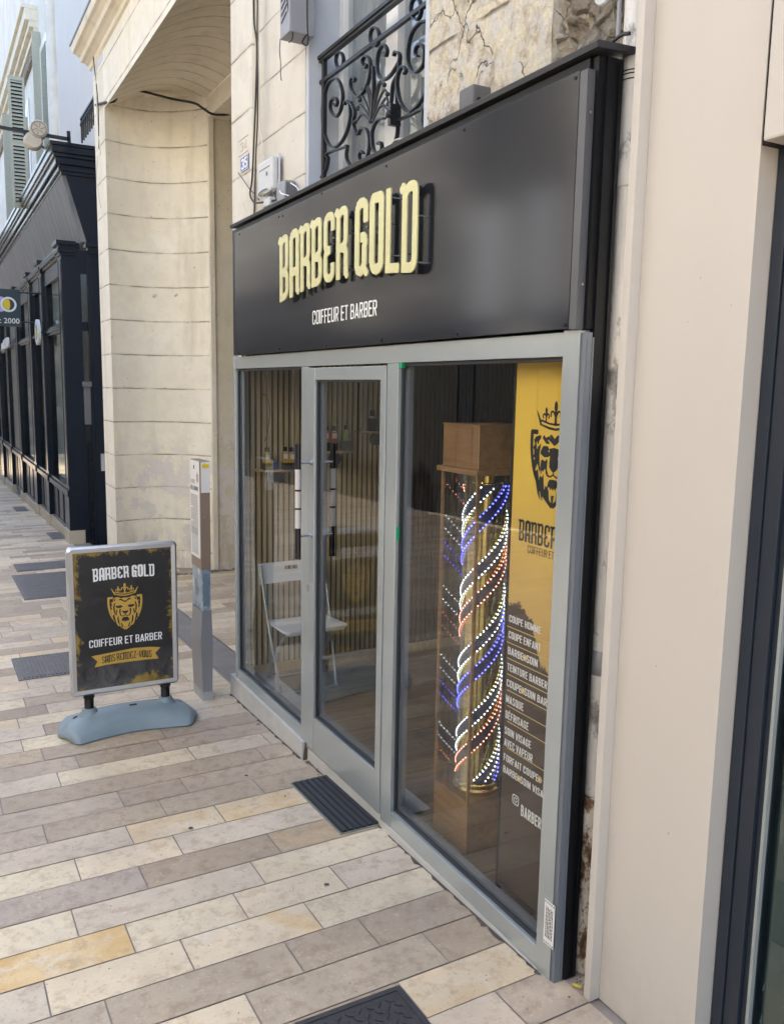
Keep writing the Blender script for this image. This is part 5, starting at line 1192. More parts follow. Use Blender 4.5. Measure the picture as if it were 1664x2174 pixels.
# bundle of cables on the building edge
for i, (a, b, m, lab) in enumerate((((198, 120), (210, 315), 'cable_black', 'black cable dropping down the left edge of the cream building'), ((204, 118), (213, 330), 'cable_cream', 'cream cable dropping down the left edge of the cream building beside the black one'), ((207, 330), (214, 440), 'cable_cream', 'loose cream cable hanging beside the navy cornice'))):
    mid = ((a[0]+b[0])/2+(4, -3, -5)[i], (a[1]+b[1])/2); cable([a, mid, b], .15, (.006, .006, .006)[i], M[m], lab)

# ================================================================== TOTEM
y0 = 5.50; TX = onY((428, 1250), y0)[0]; TXr = onY((446.5, 1100), y0)[0]; TY1 = 5.735; zt = onY((436, 979), y0)[2]
TT = thing('information_totem', ((TX+TXr)/2, 5.6, gz(5.6)), 'slim street information totem with white text panel on a grey steel base', 'information totem')
za = onY((436, 1046), y0)[2]; zb = onY((436, 1210), y0)[2]; zc = onY((436, 1297), y0)[2]
mb = MB(); mb.box(TX, TXr, y0, TY1, zb, zt, .003); mb.build('upper_case', M['totem_brown'], TT)
mb = MB(); mb.box(TX+.006, TXr-.002, y0-.0025, y0-.0005, za, zt-.004); mb.build('white_end_plate', M['totem_white'], TT)
mb = MB(); mb.box(TX+.014, TXr-.006, y0-.0045, y0-.0027, zt-.045, zt-.020); mb.build('yellow_band', M['yellow'], TT)
zw = onX((418, 1182), TX)[2]
mb = MB(); mb.box(TX-.003, TX-.0005, y0+.012, TY1-.004, zw, zt-.004); mb.build('text_panel', M['totem_white'], TT)
mb = MB(); rr = random.Random(8)
for i in range(26): z = zt-.24-i*.0105; mb.box(TX-.0042, TX-.0031, y0+.05, TY1-.02-(.05 if i % 9 == 8 else 0), z, z+.0045)
mb.build('text_lines', M['text_grey'], TT)
mb = MB(); W_ = text_width("DE LA SIRENE"); zz = zt-.205; text(mb, 'DE LA SIRENE', lambda u, v: (TX-.0036, TY1-.022-(TY1-y0-.06)*u/W_, zz+.03*v), t=.15, step=.06)
W2 = text_width("L'HOTEL"); text(mb, "L'HOTEL", lambda u, v: (TX-.0036, TY1-.022-(TY1-y0-.12)*u/W2, zz+.045+.026*v), t=.09, step=.06); mb.box(TX-.0042, TX-.0032, y0+.12, y0+.14, zt-.06, zt-.035); mb.build('title', M['text_black'], TT)
mb = MB(); pts = [(TX-.0036, y0+.052+.026*math.cos(q*.5236)*(1 if q % 2 else .75), zt-.115+.040*math.sin(q*.5236)*(1 if q % 2 else .75)) for q in range(12)]; mb.prism(pts, (-.0005, 0, 0)); mb.build('ornament', simple('dusky red print', (.42, .30, .26), .6), TT)
mb = MB(); mb.box(TX-.0040, TX-.0031, y0+.05, TY1-.03, zw+.02, zw+.20); mb.build('picture', simple('grey engraving', (.50, .50, .49), .6, var=.2, scale=40), TT)
mb = MB(); mb.box(TX+.004, TXr-.004, y0+.004, TY1-.004, zc, zb-.001); mb.build('stripped_band', stripm(), TT)
mb = MB(); mb.box(TX+.010, TXr-.014, y0+.0015, y0+.0035, zc+.03, zb-.03); mb.build('access_plate', simple('blue steel plate', (.20, .28, .34), .35, .5, var=.3, scale=20), TT)
zg = gz(5.6)
mb = MB(); b0 = [(TX, y0), (TXr, y0), (TXr, TY1), (TX, TY1)]; b1 = [(TX-.012, y0-.004), (TXr+.006, y0-.004), (TXr+.006, TY1+.015), (TX-.012, TY1+.015)]; zk = zg+.42
mb.grid([[(x, y, zc) for x, y in b0], [(x, y, zc-.035) for x, y in b0], [(x, y, zk) for x, y in b1], [(x, y, zg+.07) for x, y in b0], [(x, y, zg-.03) for x, y in b0]], True); mb.build('base', M['totem_grey'], TT)
mb = MB(); mb.grid([[(x+sx*.0015, y+sy*.0015, z) for (x, y), sx, sy in zip(b0, (-1, 1, 1, -1), (-1, -1, 1, 1))] for z in (zg+.065, zg-.03)], True); mb.build('scuffed_foot', masonry('scuffed steel', (.26, .26, .27), (.46, .46, .46)), TT)
mb = MB(); mb.tube([((TX+TXr)/2, y0-.0006, za-.16), ((TX+TXr)/2, y0-.005, za-.16)], .005, 8); mb.build('rivet', M['steel'], TT)

# ================================================================== ADVERTISING BOARD
AB = thing('advertising_board', (-.765, 5.28, gz(5.28)), 'snap-frame pavement advertising board with the barber poster on a grey water-filled base', 'advertising board')
yb = 5.278; P = lambda p: onY(p, yb)
xl, xr = P((143, 1300))[0]+.004, P((378, 1300))[0]-.002; zt, zb = P((260, 1156))[2], P((270, 1465))[2]
def rr_loop(x0, x1, z0, z1, r, n=5):
    out = []
    for cx_, cz_, a0 in ((x1-r, z1-r, 0), (x0+r, z1-r, 90), (x0+r, z0+r, 180), (x1-r, z0+r, 270)):
        for i in range(n+1): a = R_(a0+90*i/n); out.append((cx_+r*math.cos(a), cz_+r*math.sin(a)))
    return out
o1 = rr_loop(xl, xr, zb, zt, .032); w1 = .012; o2 = rr_loop(xl+w1, xr-w1, zb+w1, zt-w1, .022); o3 = rr_loop(xl+.036, xr-.036, zb+.036, zt-.036, .0015)
mb = MB(); mb.grid([[(x, yb+.034, z) for x, z in o1], [(x, yb+.004, z) for x, z in o1], [(x, yb-.006, z) for x, z in o2], [(x, yb-.004, z) for x, z in o3], [(x, yb+.003, z) for x, z in o3]], True)
fr = mb.build('frame', M['board_alu'], AB, smooth=True, angle=28)
mb = MB()
for cx_, cz_ in ((xl, zb), (xl, zt), (xr, zb), (xr, zt)):
    sx, sz = (1 if cx_ == xl else -1), (1 if cz_ == zb else -1)
    lp = [(-.0015, .036), (-.0015, .030)]+[(-.0015+.032-.032*math.cos(R_(q)), .0305-.032*math.sin(R_(q))) for q in range(0, 91, 15)]+[(.036, -.0015)]
    A = [(cx_+sx*a, yb+.002, cz_+sz*b) for a, b in lp]; B_ = [(cx_+sx*(a+.012 if a < .03 else a), yb-.0075, cz_+sz*(b+.012 if b < .03 else b)) for a, b in lp]; C_ = [(cx_+sx*a, yb+.035, cz_+sz*b) for a, b in lp]
    mb.grid([C_, A, B_])
mb.build('corner_cap', M['board_alu'], fr, smooth=True)
def poster_mat(x0, x1, z0, z1):
    m, nt, b = newmat('grunge poster print'); pos = xyz(nt)
    u = mth(nt, 'DIVIDE', mth(nt, 'SUBTRACT', pos[0], x0), x1-x0); v = mth(nt, 'DIVIDE', mth(nt, 'SUBTRACT', pos[2], z0), z1-z0)
    ex = mth(nt, 'MINIMUM', u, mth(nt, 'SUBTRACT', 1.0, u)); ez = mth(nt, 'MULTIPLY', mth(nt, 'MINIMUM', v, mth(nt, 'SUBTRACT', 1.0, v)), 1.25)
    e = mth(nt, 'MINIMUM', ex, ez); n = noise(nt, 15, 9, .72, dist=1.0); nl = noise(nt, 3.2, 3)
    k = ramp(nt, mth(nt, 'SUBTRACT', mth(nt, 'ADD', mth(nt, 'MULTIPLY', mth(nt, 'SUBTRACT', n, .47), .36), mth(nt, 'MULTIPLY', mth(nt, 'SUBTRACT', nl, .5), .30)), mth(nt, 'SUBTRACT', e, .020)), [(.0, 0), (.03, .9)])
    gold = ramp(nt, noise(nt, 6, 6, .65), [(.3, (.05, .035, .015)), (.5, (.26, .165, .03)), (.7, (.44, .30, .06))])
    sm = mth(nt, 'MULTIPLY', ramp(nt, noise(nt, 9, 8, .7, stretch=(1, 1, .6), dist=1.2), [(.38, 0), (.7, 1)]), ramp(nt, v, [(.02, 1), (.20, .35), (.27, 0)]))
    dark = mix(nt, sm, (.012, .0115, .013), (.16, .16, .165)); dark = mix(nt, mth(nt, 'MULTIPLY', ramp(nt, noise(nt, 3.5, 3), [(.4, 0), (.7, 1)]), .5), dark, (.022, .022, .026))
    L(nt, mix(nt, k, dark, gold), b.inputs['Base Color']); b.inputs['Roughness'].default_value = .38; bump(nt, b, noise(nt, 5, 3, .4, dist=.8), .25, .03); return m
MB().box(xl+.034, xr-.034, yb+.001, yb+.004, zb+.034, zt-.034).build('poster', poster_mat(xl+.034, xr-.034, zb+.034, zt-.034), AB)
MB().box(xl+.02, xr-.02, yb+.024, yb+.036, zb+.02, zt-.02).build('back_panel', M['felt'], AB)
py = yb-.0005
z2 = lambda p: (180+p[0]*.11502, 1180+p[1]*.11500)
def q3(a, m, b): A, Mi, B_ = (P(z2(p)) for p in (a, m, b)); return A, B_, arc3(A[2], Mi[2], B_[2])
mb = MB(); At, Bt, ft = q3((135, 245), (660, 192), (1275, 145)); Ab, Bb, fb = q3((150, 488), (660, 412), (1282, 375)); s_ = 'BARBER GOLD'; W_ = text_width(s_, 'gold', .125, .045, .16)
text(mb, s_, lambda u, v: (At[0]+.002+(Bt[0]-At[0])*u/W_, py, fb(u/W_)+(ft(u/W_)-fb(u/W_))*v), 'gold', .125, .045, .16, step=.025); mb.build('shop_name', M['white_vinyl'], AB); mb = MB()
At, Bt, ft = q3((78, 1570), (750, 1480), (1425, 1400)); Ab, Bb, fb = q3((85, 1710), (760, 1620), (1435, 1537)); s_ = 'COIFFEUR ET BARBER'; W2 = text_width(s_)
text(mb, s_, lambda u, v: (At[0]+(Bt[0]-At[0])*u/W2, py, fb(u/W2)+(ft(u/W2)-fb(u/W2))*v), t=.12, step=.035); mb.build('tagline', M['white_vinyl'], AB)
tip = P(z2((762, 1368))); tp = P(z2((735, 489))); sh = (tp[2]-tip[2])/1.39; wd_ = (P(z2((1058, 700)))[0]-P(z2((415, 770)))[0])
mb = MB(); cxx = (P(z2((1058, 700)))[0]+P(z2((415, 770)))[0])/2; put(mb, CREST_GOLD, lambda u, v: (cxx+u*wd_, py, tip[2]+v*sh)); mb.build('lion_crest', M['gold_print'], AB)
mb = MB(); tpz = [(120, 1860), (350, 1815), (600, 1765), (900, 1705), (1200, 1682), (1400, 1688)]; btz = [(180, 2065), (400, 2015), (600, 1985), (900, 1945), (1150, 1915), (1365, 1895)]
A = [tuple(P(z2(p))) for p in tpz]; B_ = [tuple(P(z2(p))) for p in btz]; m1 = tuple(P(z2((235, 1955)))); m2 = tuple(P(z2((1300, 1795))))
mb.strip(A[1:5], B_[1:5]); mb.poly([A[0], A[1], m1]); mb.poly([m1, A[1], B_[1]]); mb.poly([m1, B_[1], B_[0]]); mb.poly([A[4], A[5], m2]); mb.poly([A[4], m2, B_[4]]); mb.poly([B_[4], m2, B_[5]])
mb.build('ribbon', M['gold_print'], AB)
mb = MB(); At, Bt, ft = q3((312, 1868), (770, 1775), (1232, 1742)); Ab, Bb, fb = q3((320, 1992), (780, 1908), (1235, 1868)); s_ = 'SANS RENDEZ-VOUS'; W3 = text_width(s_, 'gold', .10, .06, .14)
text(mb, s_, lambda u, v: (At[0]+(Bt[0]-At[0])*u/W3, py-.0008, fb(u/W3)+(ft(u/W3)-fb(u/W3))*v), 'gold', .10, .06, .14, step=.04); mb.build('ribbon_lettering', M['text_black'], AB)
# springs and base
cxb = (P((190, 1495))[0]+P((352, 1470))[0])/2; gzb = gz(5.27)
for px_ in ((190, 1495), (352, 1470)):
    c = P(px_)[0]; pr = [(.030, zb-.002), (.034, zb-.004), (.034, zb-.016), (.026, zb-.018)]; z = zb-.018
    while z > gzb+.150: pr += [(.026, z), (.029, z-.003), (.026, z-.006)]; z -= .0075
    mb = MB(); mb.lathe((c, yb+.015, 0), pr, 'z', 24); mb.build('spring_foot', M['spring'], AB, smooth=True, angle=50)
def base_pt(u, v):
    """u -1..1 along, v -1..1 across -> plan position and height of the moulded tank"""
    L_ = .430-.055*math.exp(-((v-.25)/.22)**2)-.03*(v > .25)*0; x = u*L_*(1-.10*abs(v)**3)
    wv = .160+.085*abs(u)**1.6; wv *= math.sqrt(max(0, 1-max(0, abs(u)-.80)**2/.045)); yy = v*wv
    prof = (1-abs(v)**2.6)*.62+.38*(1-abs(v)**7); arch = .128-.078*abs(u)**2.1
    edge = (1-max(0, abs(u)-.86)/.14)**.5 if abs(u) > .86 else 1
    gr = 1-.30*math.exp(-((v-.38)/.12)**2)*min(1, .35+abs(u))
    h = arch*prof*edge*gr
    return x, yy, h
mb = MB(); NU, NV = 56, 28; rows = []
for j in range(NV+1):
    v = -1+2*j/NV; v = math.sin(v*math.pi/2); rows.append([])
    for i in range(NU+1):
        u = -1+2*i/NU; u = math.sin(u*math.pi/2); x, yy, h = base_pt(u, v); rows[-1].append((cxb+x, 5.285+yy, gz(5.285+yy)+.012+h))
mb.grid(rows)
lo = [(p[0], p[1], p[2]) for p in rows[0]]+[r[-1] for r in rows[1:]]+[p for p in rows[-1][::-1][1:]]+[r[0] for r in rows[::-1][1:-1]]
mb.grid([lo, [(cxb+(x-cxb)*.985, 5.285+(y-5.285)*.96, gz(y)+.001) for x, y, z in lo]], True)
bs = mb.build('water_base', M['board_plastic'], AB, smooth=True, angle=60)
for px_ in ((190, 1495), (352, 1470)):
    mb = MB(); c = P(px_)[0]; h = base_pt((c-cxb)/.40, .07)[2]+.012; mb.lathe((c, yb+.015, gzb), [(.075, h-.03), (.062, h-.004), (.046, h+.014), (.040, h+.034), (.030, h+.036)], 'z', 28, cap=False); mb.build('spring_boss', M['board_plastic'], bs, smooth=True, angle=40)
mb = MB(); h = base_pt(.05, -.2)[2]+.013; mb.box(cxb+.0, cxb+.045, 5.245, 5.262, gzb+h-.006, gzb+h+.002, .001); mb.build('filler_slot', M['felt'], bs)
mb = MB(); x, yy, h = base_pt(-.80, .28); mb.lathe((cxb+x, 5.285+yy, gz(5.3)+h+.010), [(.0, .004), (.022, .004), (.026, .0)], 'z', 18, cap=False); mb.build('carry_hole', M['felt'], bs)

# ================================================================== NAVY OPTICIAN SHOPFRONT
NS = thing('navy_shopfront', (.1, 18, -.4), 'dark navy panelled optician shopfront with deep cornice beyond the passage', 'shopfront')
NY0, NY1 = 13.4, 30.0
XW = .105                                              # plane of the glazing
def pil(y0, y1, x0=.035, x1=.24):
    g0 = gz(y0); mb = MB()
    mb.box(x0, x1, y0, y1, .40, 3.86, .004); mb.box(x0-.03, x1, y0-.03, y1+.03, .34, .44, .006); mb.box(x0-.012, x1, y0-.012, y1+.012, g0+.20, .34, .004)
    for a, b, c in ((.02, 3.86, 3.90), (.045, 3.90, 3.95), (.03, 3.95, 4.0), (.065, 4.0, 4.06)): mb.box(x0-a, x1, y0-a, y1+a, b, c, .004)
    for a, b in ((y0+.04, y0+.055), (y1-.055, y1-.04)): mb.box(x0-.006, x0, a, b, .5, 3.8)
    p = mb.build('pilaster', M['navy'], NS); MB().box(x0-.035, x1, y0-.035, y1+.035, g0-.08, g0+.20, .006).build('stone_foot', M['stone_step'], p)
PIL = [(13.4, 13.75), (15.77, 16.15), (17.6, 18.0), (20.35, 20.75), (22.9, 23.3), (25.6, 26.0), (28.3, 28.7)]
for a, b in PIL: pil(a, b)
bays = [(a[1], b[0]) for a, b in zip(PIL[:-1], PIL[1:])]
for i, (a, b) in enumerate(bays):
    g0 = gz(b)
    mb = MB(); mb.box(XW-.03, XW+.05, a, b, 3.62, 3.86, .004); mb.box(XW-.03, XW+.05, a, b, 2.80, 2.93, .006); mb.box(XW-.055, XW+.05, a, b, 2.84, 2.89, .006); mb.box(XW-.10, XW+.05, a, b, 3.90, 3.99, .006); mb.box(XW-.06, XW+.05, a, b, 3.86, 3.90)
    mb.box(XW-.02, XW+.05, a, b, g0+.18, .34, .004); mb.box(XW-.08, XW+.05, a, b, .34, .42, .008); mb.box(XW-.05, XW+.05, a, b, .42, .47, .006)
    for c, d in ((a, a+.09), (b-.09, b)): mb.box(XW-.02, XW+.05, c, d, .47, 3.62, .004); mb.box(XW-.035, XW-.02, c+.02 if c == a else c+.045, c+.045 if c == a else c+.07, .47, 3.62)
    n = 3
    for k in range(n):
        c = a+.1+(b-a-.2)*k/n; d = a+.1+(b-a-.2)*(k+1)/n-.06
        for e, f, g, h in ((c, d, .28, .30), (c, d, g0+.24, g0+.26), (c, c+.02, g0+.26, .28), (d-.02, d, g0+.26, .28)): mb.box(XW-.030, XW-.02, e, f, g, h)
    wf = mb.build('window_frame', M['navy'], NS)
    if i == 3: continue
    mb = MB(); mb.box(XW+.012, XW+.013, a+.09, b-.09, .47, 2.80); mb.build('window_pane', M['glass_navy'], wf); mb = MB(); mb.box(XW+.012, XW+.013, a+.09, b-.09, 2.93, 3.62); mb.build('transom_pane', M['glass_navy'], wf)
    MB().box(XW-.05, XW+.05, a, b, g0-.1, g0+.175, .004).build('stone_base', M['stone_step'], wf)
MB().box(XW+.10, XW+.13, 13.5, 30, -.8, 3.9).build('display_back', simple('grey green blind', (.20, .23, .22), .8, var=.25, scale=1.2), NS)
MB().box(XW+.0, XW+.05, 20.76, 22.89, -.6, 3.62).build('door_leaf', M['navy_dark'], NS)
# end return, seen face on: two narrow pilasters with a glazed and a slotted panel between
mb = MB(); mb.box(.19, .30, 13.402, 13.50, gz(13.4)-.05, 4.05, .003); mb.box(.435, .66, 13.38, 13.52, gz(13.4)-.05, 4.05, .004)
for a, b, c in ((.02, 3.86, 3.90), (.045, 3.90, 3.95), (.03, 3.95, 4.0), (.065, 4.0, 4.06)): mb.box(.435-a, .70, 13.38-a, 13.5, b, c, .004)
mb.box(.40, .433, 13.39, 13.5, gz(13.4), 3.95, .004); mb.box(.385, .398, 13.398, 13.5, gz(13.4), 3.95); mb.box(.30, .385, 13.43, 13.5, 2.80, 2.93, .006); mb.box(.30, .385, 13.42, 13.5, 3.62, 3.95); mb.box(.42, .68, 13.355, 13.5, -.30, -.20, .006); mb.build('end_return', M['navy'], NS)
mb = MB(); mb.box(.30, .385, 13.46, 13.462, 2.05, 2.80); mb.build('window_pane', M['glass_dark'], NS); mb = MB(); mb.box(.30, .385, 13.46, 13.462, 2.93, 3.62); mb.build('transom_pane', M['glass_dark'], NS)
mb = MB(); mb.box(.27, .40, 13.34, 13.44, 1.98, 2.06, .012); mb.box(.29, .395, 13.40, 13.44, 1.42, 1.98, .006); mb.build('letter_box', simple('brushed grey steel', (.16, .17, .19), .35, .6), NS)
mb = MB(); mb.box(.30, .40, 13.47, 13.50, -.4, 1.42); mb.build('recess', M['navy_dark'], NS)
mb = MB()
for z in (1.12, .88, .42, .20, -.05, -.2): mb.box(.335, .398, 13.40, 13.47, z, z+.025)
mb.box(.33, .34, 13.40, 13.47, -.3, 1.15); mb.build('grille', M['navy'], NS)
o = MB().box(.50, .575, 13.372, 13.379, .72, .98).build('torn_sticker', masonry('torn sticker paper', (.42, .43, .45), (.10, .11, .14))); tag(o, 'torn grey sticker on the navy pilaster end beside the cream building', 'sticker')
# frieze and cornice
E0 = 13.36
mb = MB(); zf = [(.30, 4.07), (.10, 4.98), (.30, 4.98)]
mb.prism([(.33, E0+.05, 4.07), (.085, E0+.05, 4.97), (.60, E0+.05, 4.97), (.60, E0+.05, 4.07)], (0, 17, 0)); mb.build('sloping_frieze', M['zinc'], NS)
mb = MB(); mb.prism([(.40, E0+.02, 4.07), (.145, E0+.02, 4.96), (.66, E0+.02, 4.96), (.66, E0+.02, 4.07)], (0, .028, 0)); mb.build('frieze_end', M['navy'], NS)
mb = MB()
for x, z0_, z1_, e in ((.075, 4.972, 5.02, .01), (.04, 5.02, 5.07, .03), (.055, 5.07, 5.10, .02), (-.0, 5.10, 5.19, .06), (-.03, 5.19, 5.24, .09), (-.055, 5.24, 5.33, .12), (-.075, 5.33, 5.38, .14)): mb.box(x, .66, E0-e, 30, z0_, z1_, .006)
mb.build('cornice', M['navy'], NS)
# bracketed arm with two round flood lamps
LA = thing('lamp_arm', (-.1, 13.9, 5.55), 'black iron arm over the navy cornice carrying two round cream lamps', 'lamp')
ya = 13.9; q = lambda p: tuple(onY(p, ya))
mb = MB(); mb.bar([q((-30, 264)), q((66, 281)), q((147, 295))], (0, 1, 0), .04, .045); mb.bar([q((50, 283)), q((94, 314))], (0, 1, 0), .03, .03); mb.bar([q((145, 278)), q((147, 308))], (0, 1, 0), .04, .05); mb.build('bracket', M['iron'], LA)
for c_, k in (((82, 273), 0), ((72, 296), 1)):
    c = onY(c_, ya-.05); mb = MB(); 
    if k == 0: pr = [(0, -.02), (.115, -.02), (.125, -.01), (.13, .02), (.128, .17), (.10, .20), (0, .21)]
    else: pr = [(0, -.0), (.10, .0), (.125, .03), (.13, .12), (.10, .18), (.05, .22), (0, .22)]
    mb.lathe((c[0], c[1], c[2]), pr, 'y', 32); bo = mb.build('lamp_body', simple('cream enamel', (.52, .47, .38), .45), LA, smooth=True, angle=40); bo.rotation_euler = (0, 0, 0)
    if k == 0:
        mb = MB(); 
        for a in range(6): an = a*math.pi/3; mb.bar([(c[0]+.02*math.cos(an), c[1]-.025, c[2]+.02*math.sin(an)), (c[0]+.09*math.cos(an+.3), c[1]-.025, c[2]+.09*math.sin(an+.3))], (0, 1, 0), .004, .008)
        pts = [(c[0]+.10*math.cos(b*.2618), c[1]-.024, c[2]+.10*math.sin(b*.2618)) for b in range(25)]; mb.tube(pts, .006, 6, cap=False); mb.build('grille', simple('brown wire', (.25, .20, .15), .5), bo)
# blade sign
BS = thing('blade_sign', (-.55, 16, 3), 'dark teal projecting sign of the optician with yellow and white ring logo', 'sign')
ys = 16.0; a = onY((46, 693), ys); zt = onY((46, 615), ys)[2]; zb = a[2]; xr = a[0]; xl = xr-.62
MB().box(xl, xr, ys, ys+.10, zb, zt, .004).build('panel', simple('dark teal sign face', (.012, .035, .055), .3), BS)
mb = MB(); 
for z in (zb+.08, zt-.04): mb.tube([(xr, ys+.05, z), (.12, ys+.05, z)], .012, 8)
mb.build('bracket', M['iron'], BS)
def disc(par, c, r0, r1, mat, name, ax='y', off=0):
    mb = MB(); N = 40
    pt = (lambda r, t: (c[0]+r*math.cos(t), c[1]-off, c[2]+r*math.sin(t))) if ax == 'y' else (lambda r, t: (c[0]-off, c[1]+r*math.cos(t), c[2]+r*math.sin(t)))
    A = [pt(r1, 2*math.pi*k/N) for k in range(N+1)]
    if r0 > 0: mb.strip(A, [pt(r0, 2*math.pi*k/N) for k in range(N+1)])
    else: mb.poly(A[:-1])
    return mb.build(name, mat, par)
c = onY((18, 646), ys); rr_ = .125
disc(BS, (c[0]-.13, ys, c[2]), 0, .125, M['lilac'], 'logo_disc', off=.004)
disc(BS, c, rr_*.74, rr_, M['sky_white'], 'logo_ring', off=.008)
disc(BS, c, 0, rr_*.73, simple('logo dark', (.02, .025, .04), .35), 'logo_centre', off=.006)
mb = MB(); pts = [(c[0]+rr_*.70*math.cos(R_(t)), ys-.010, c[2]+rr_*.70*math.sin(R_(t))) for t in range(80, 281, 10)]+[(c[0]+.030*math.cos(R_(t))-.005, ys-.010, c[2]+rr_*.70*math.sin(R_(t))) for t in range(-70, 71, 10)]
mb.poly(pts); mb.build('logo_moon', M['yellow'], BS)
def bf_text(s_, size, name, mat, par, origin, xdir, zdir=(0, 0, 1), align='RIGHT', ext=.002, sx=1.0):
    cu = bpy.data.curves.new(name, 'FONT'); cu.body = s_; cu.size = size; cu.align_x = align; cu.extrude = ext; cu.resolution_u = 3; tmp = bpy.data.objects.new(name+'_tmp', cu); COL.objects.link(tmp)
    me = bpy.data.meshes.new_from_object(tmp.evaluated_get(bpy.context.evaluated_depsgraph_get())); bpy.data.objects.remove(tmp); bpy.data.curves.remove(cu)
    X = Vector(xdir).normalized(); Z = Vector(zdir).normalized(); Nn = X.cross(Z); o0 = ORG[par.name]
    for v in me.vertices: v.co = Vector(origin)+X*v.co.x*sx+Z*v.co.y+Nn*v.co.z - o0
    me.name = name; me.materials.clear(); me.materials.append(mat); o = bpy.data.objects.new(name, me); COL.objects.link(o); o.parent = par; ORG[o.name] = o0.copy(); return o
bf_text('Optic 2000', .125, 'sign_lettering', M['white_vinyl'], BS, (onY((42, 686), ys)[0], ys-.004, onY((42, 687), ys)[2]), (1, 0, 0))
FL = thing('fascia_lettering', (0, 22, 2.7), 'white raised shop name on the navy front at the left edge', 'sign')
c = onX((19, 742), -.02); bf_text('optic 2000', .34, 'letters', M['white_vinyl'], FL, (-.02, c[1], c[2]+.05), (0, -1, 0), sx=1.3, ext=.02)
RS = thing('round_logo_sign', (-.1, 15.5, 2.85), 'round white and yellow ring sign fixed to a navy pilaster', 'sign')
c = onX((77, 705), -.06); r = .215
mb = MB(); mb.lathe((c[0], c[1], c[2]), [(0, 0), (r, 0), (r, .05), (0, .05)], 'x', 36); mb.build('disc', M['sky_white'], RS); disc(RS, c, 0, r*.62, simple('logo dark', (.03, .03, .04), .35), 'logo_centre', 'x', .002); disc(RS, (c[0], c[1]+.02, c[2]), 0, r*.45, M['yellow'], 'logo_moon', 'x', .004)
MB().box(c[0]+.05, .05, c[1]-.02, c[1]+.02, c[2]-.02, c[2]+.02).build('bracket', M['iron'], RS)

# ================================================================== HOUSE ABOVE THE NAVY SHOP
UH = thing('white_house', (.6, 20, 5.3), 'white rendered house with grey shutters above the navy shopfront', 'building')
MB().box(.60, 1.2, 11.36, 17.0, -1.0, 9.6).build('wall', simple('pale grey render', (.58, .57, .56), .8, var=.05, scale=3, bmp=.2), UH)
MB().box(.605, 1.2, 22.0, 44, 3.9, 15).build('wall', M['white_wall'], UH)
MB().box(.605, 1.2, 17.0, 21.99, 3.9, 10.6).build('wall', M['white_wall'], UH)
mb = MB(); mb.lathe((.62, 17.35, 0), [(.15, 5.2), (.15, 10.6)], 'z', 24); mb.build('corner_pilaster', M['white_wall'], UH, smooth=True)
mb = MB()
for x, z0_, z1_ in ((.52, 8.95, 9.08), (.44, 9.08, 9.20), (.36, 9.20, 9.42), (.30, 9.42, 9.5)): mb.box(x, .62, 19.5, 40, z0_, z1_, .01)
mb.build('string_course', M['cream'], UH)
MB().box(.54, .62, 19.3, 40, 8.72, 8.93).build('damaged_band', M['rubble'], UH)
def shutter(x0, x1, y, z0, z1, label, n=26, open_=True):
    t = thing('shutter', ((x0+x1)/2, y, z0), label, 'shutter', 'louvred shutters')
    mb = MB(); w_ = .045
    for a, b, c, d in ((x0, x0+w_, z0, z1), (x1-w_, x1, z0, z1), (x0+w_, x1-w_, z0, z0+w_*1.4), (x0+w_, x1-w_, z1-w_*1.4, z1), (x0+w_, x1-w_, (z0+z1)/2-.04, (z0+z1)/2+.04)): mb.box(a, b, y, y+.035, c, d)
    fr_ = mb.build('frame', M['shutter'], t); mb = MB(); dz = (z1-z0-.1)/n
    for i in range(n): z = z0+.06+i*dz; mb.prism([(x0+w_, y-.006, z), (x1-w_, y-.006, z), (x1-w_, y+.03, z+dz*.62), (x0+w_, y+.03, z+dz*.62)], (0, .004, .012))
    mb.build('slats', M['shutter'], t); MB().box(x0+w_, x1-w_, y+.036, y+.04, z0+.05, z1-.05).build('shadow_side', M['felt'], t)
za, zb = onY((38, 162), 17.6)[2], onY((38, 440), 17.6)[2]
XS = onY((22, 300), 17.6)[0], onY((57, 300), 17.6)[0]
shutter(XS[0], XS[1], 17.6, zb, za, 'sage grey louvred shutter swung open square to the wall, nearest one', 34)
def sidesh(y, x0, z0, z1, label):
    t = thing('shutter', (.5, y, z0), label, 'shutter', 'louvred shutters'); mb = MB(); mb.box(x0, .60, y, y+.05, z0, z1, .006); mb.build('frame', M['shutter'], t)
    mb = MB(); n = 30
    for i in range(n): z = z0+.1+(z1-z0-.2)*i/n; mb.box(x0+.05, .55, y-.006, y, z, z+.022)
    mb.build('slats', M['shutter'], t)
sidesh(19.2, onY((70, 150), 19.2)[0], 5.6, onY((78, 66), 19.2)[2], 'sage grey shutter seen almost edge on, second from the left')
sidesh(18.0, onY((101, 150), 18.0)[0], 5.5, 10.5, 'tall sage grey shutter seen almost edge on, next to the round white pilaster')
sidesh(24.0, onY((0, 150), 24)[0], 6.0, onY((10, 240), 24)[2], 'distant sage grey shutter at the left edge of the photo')
for a, b, c in ((18.1, 19.2, 8.6), (21.5, 23.2, 8.3)):
    wf = MB().box(.58, .60, a, b, 5.5, c).build('window', M['win_white'], UH); MB().box(.57, .578, a+.2, b-.2, 5.6, c-.15).build('window_pane', M['glass_dark'], wf)
t = thing('balcony_railing', (.35, 13.6, 5.4), 'plain black balcony railing with turned balusters above the navy cornice', 'railing')
mb = MB(); zr = onX((172, 250), .35)[2]; y0_, y1_ = onX((172, 250), .35)[1], 11.6
mb.box(.33, .37, y1_, y0_, zr-.03, zr, .004); mb.box(.34, .60, y0_-.04, y0_, zr-.03, zr, .004); mb.build('rail', M['iron'], t)
mb = MB(); y = y0_-.02
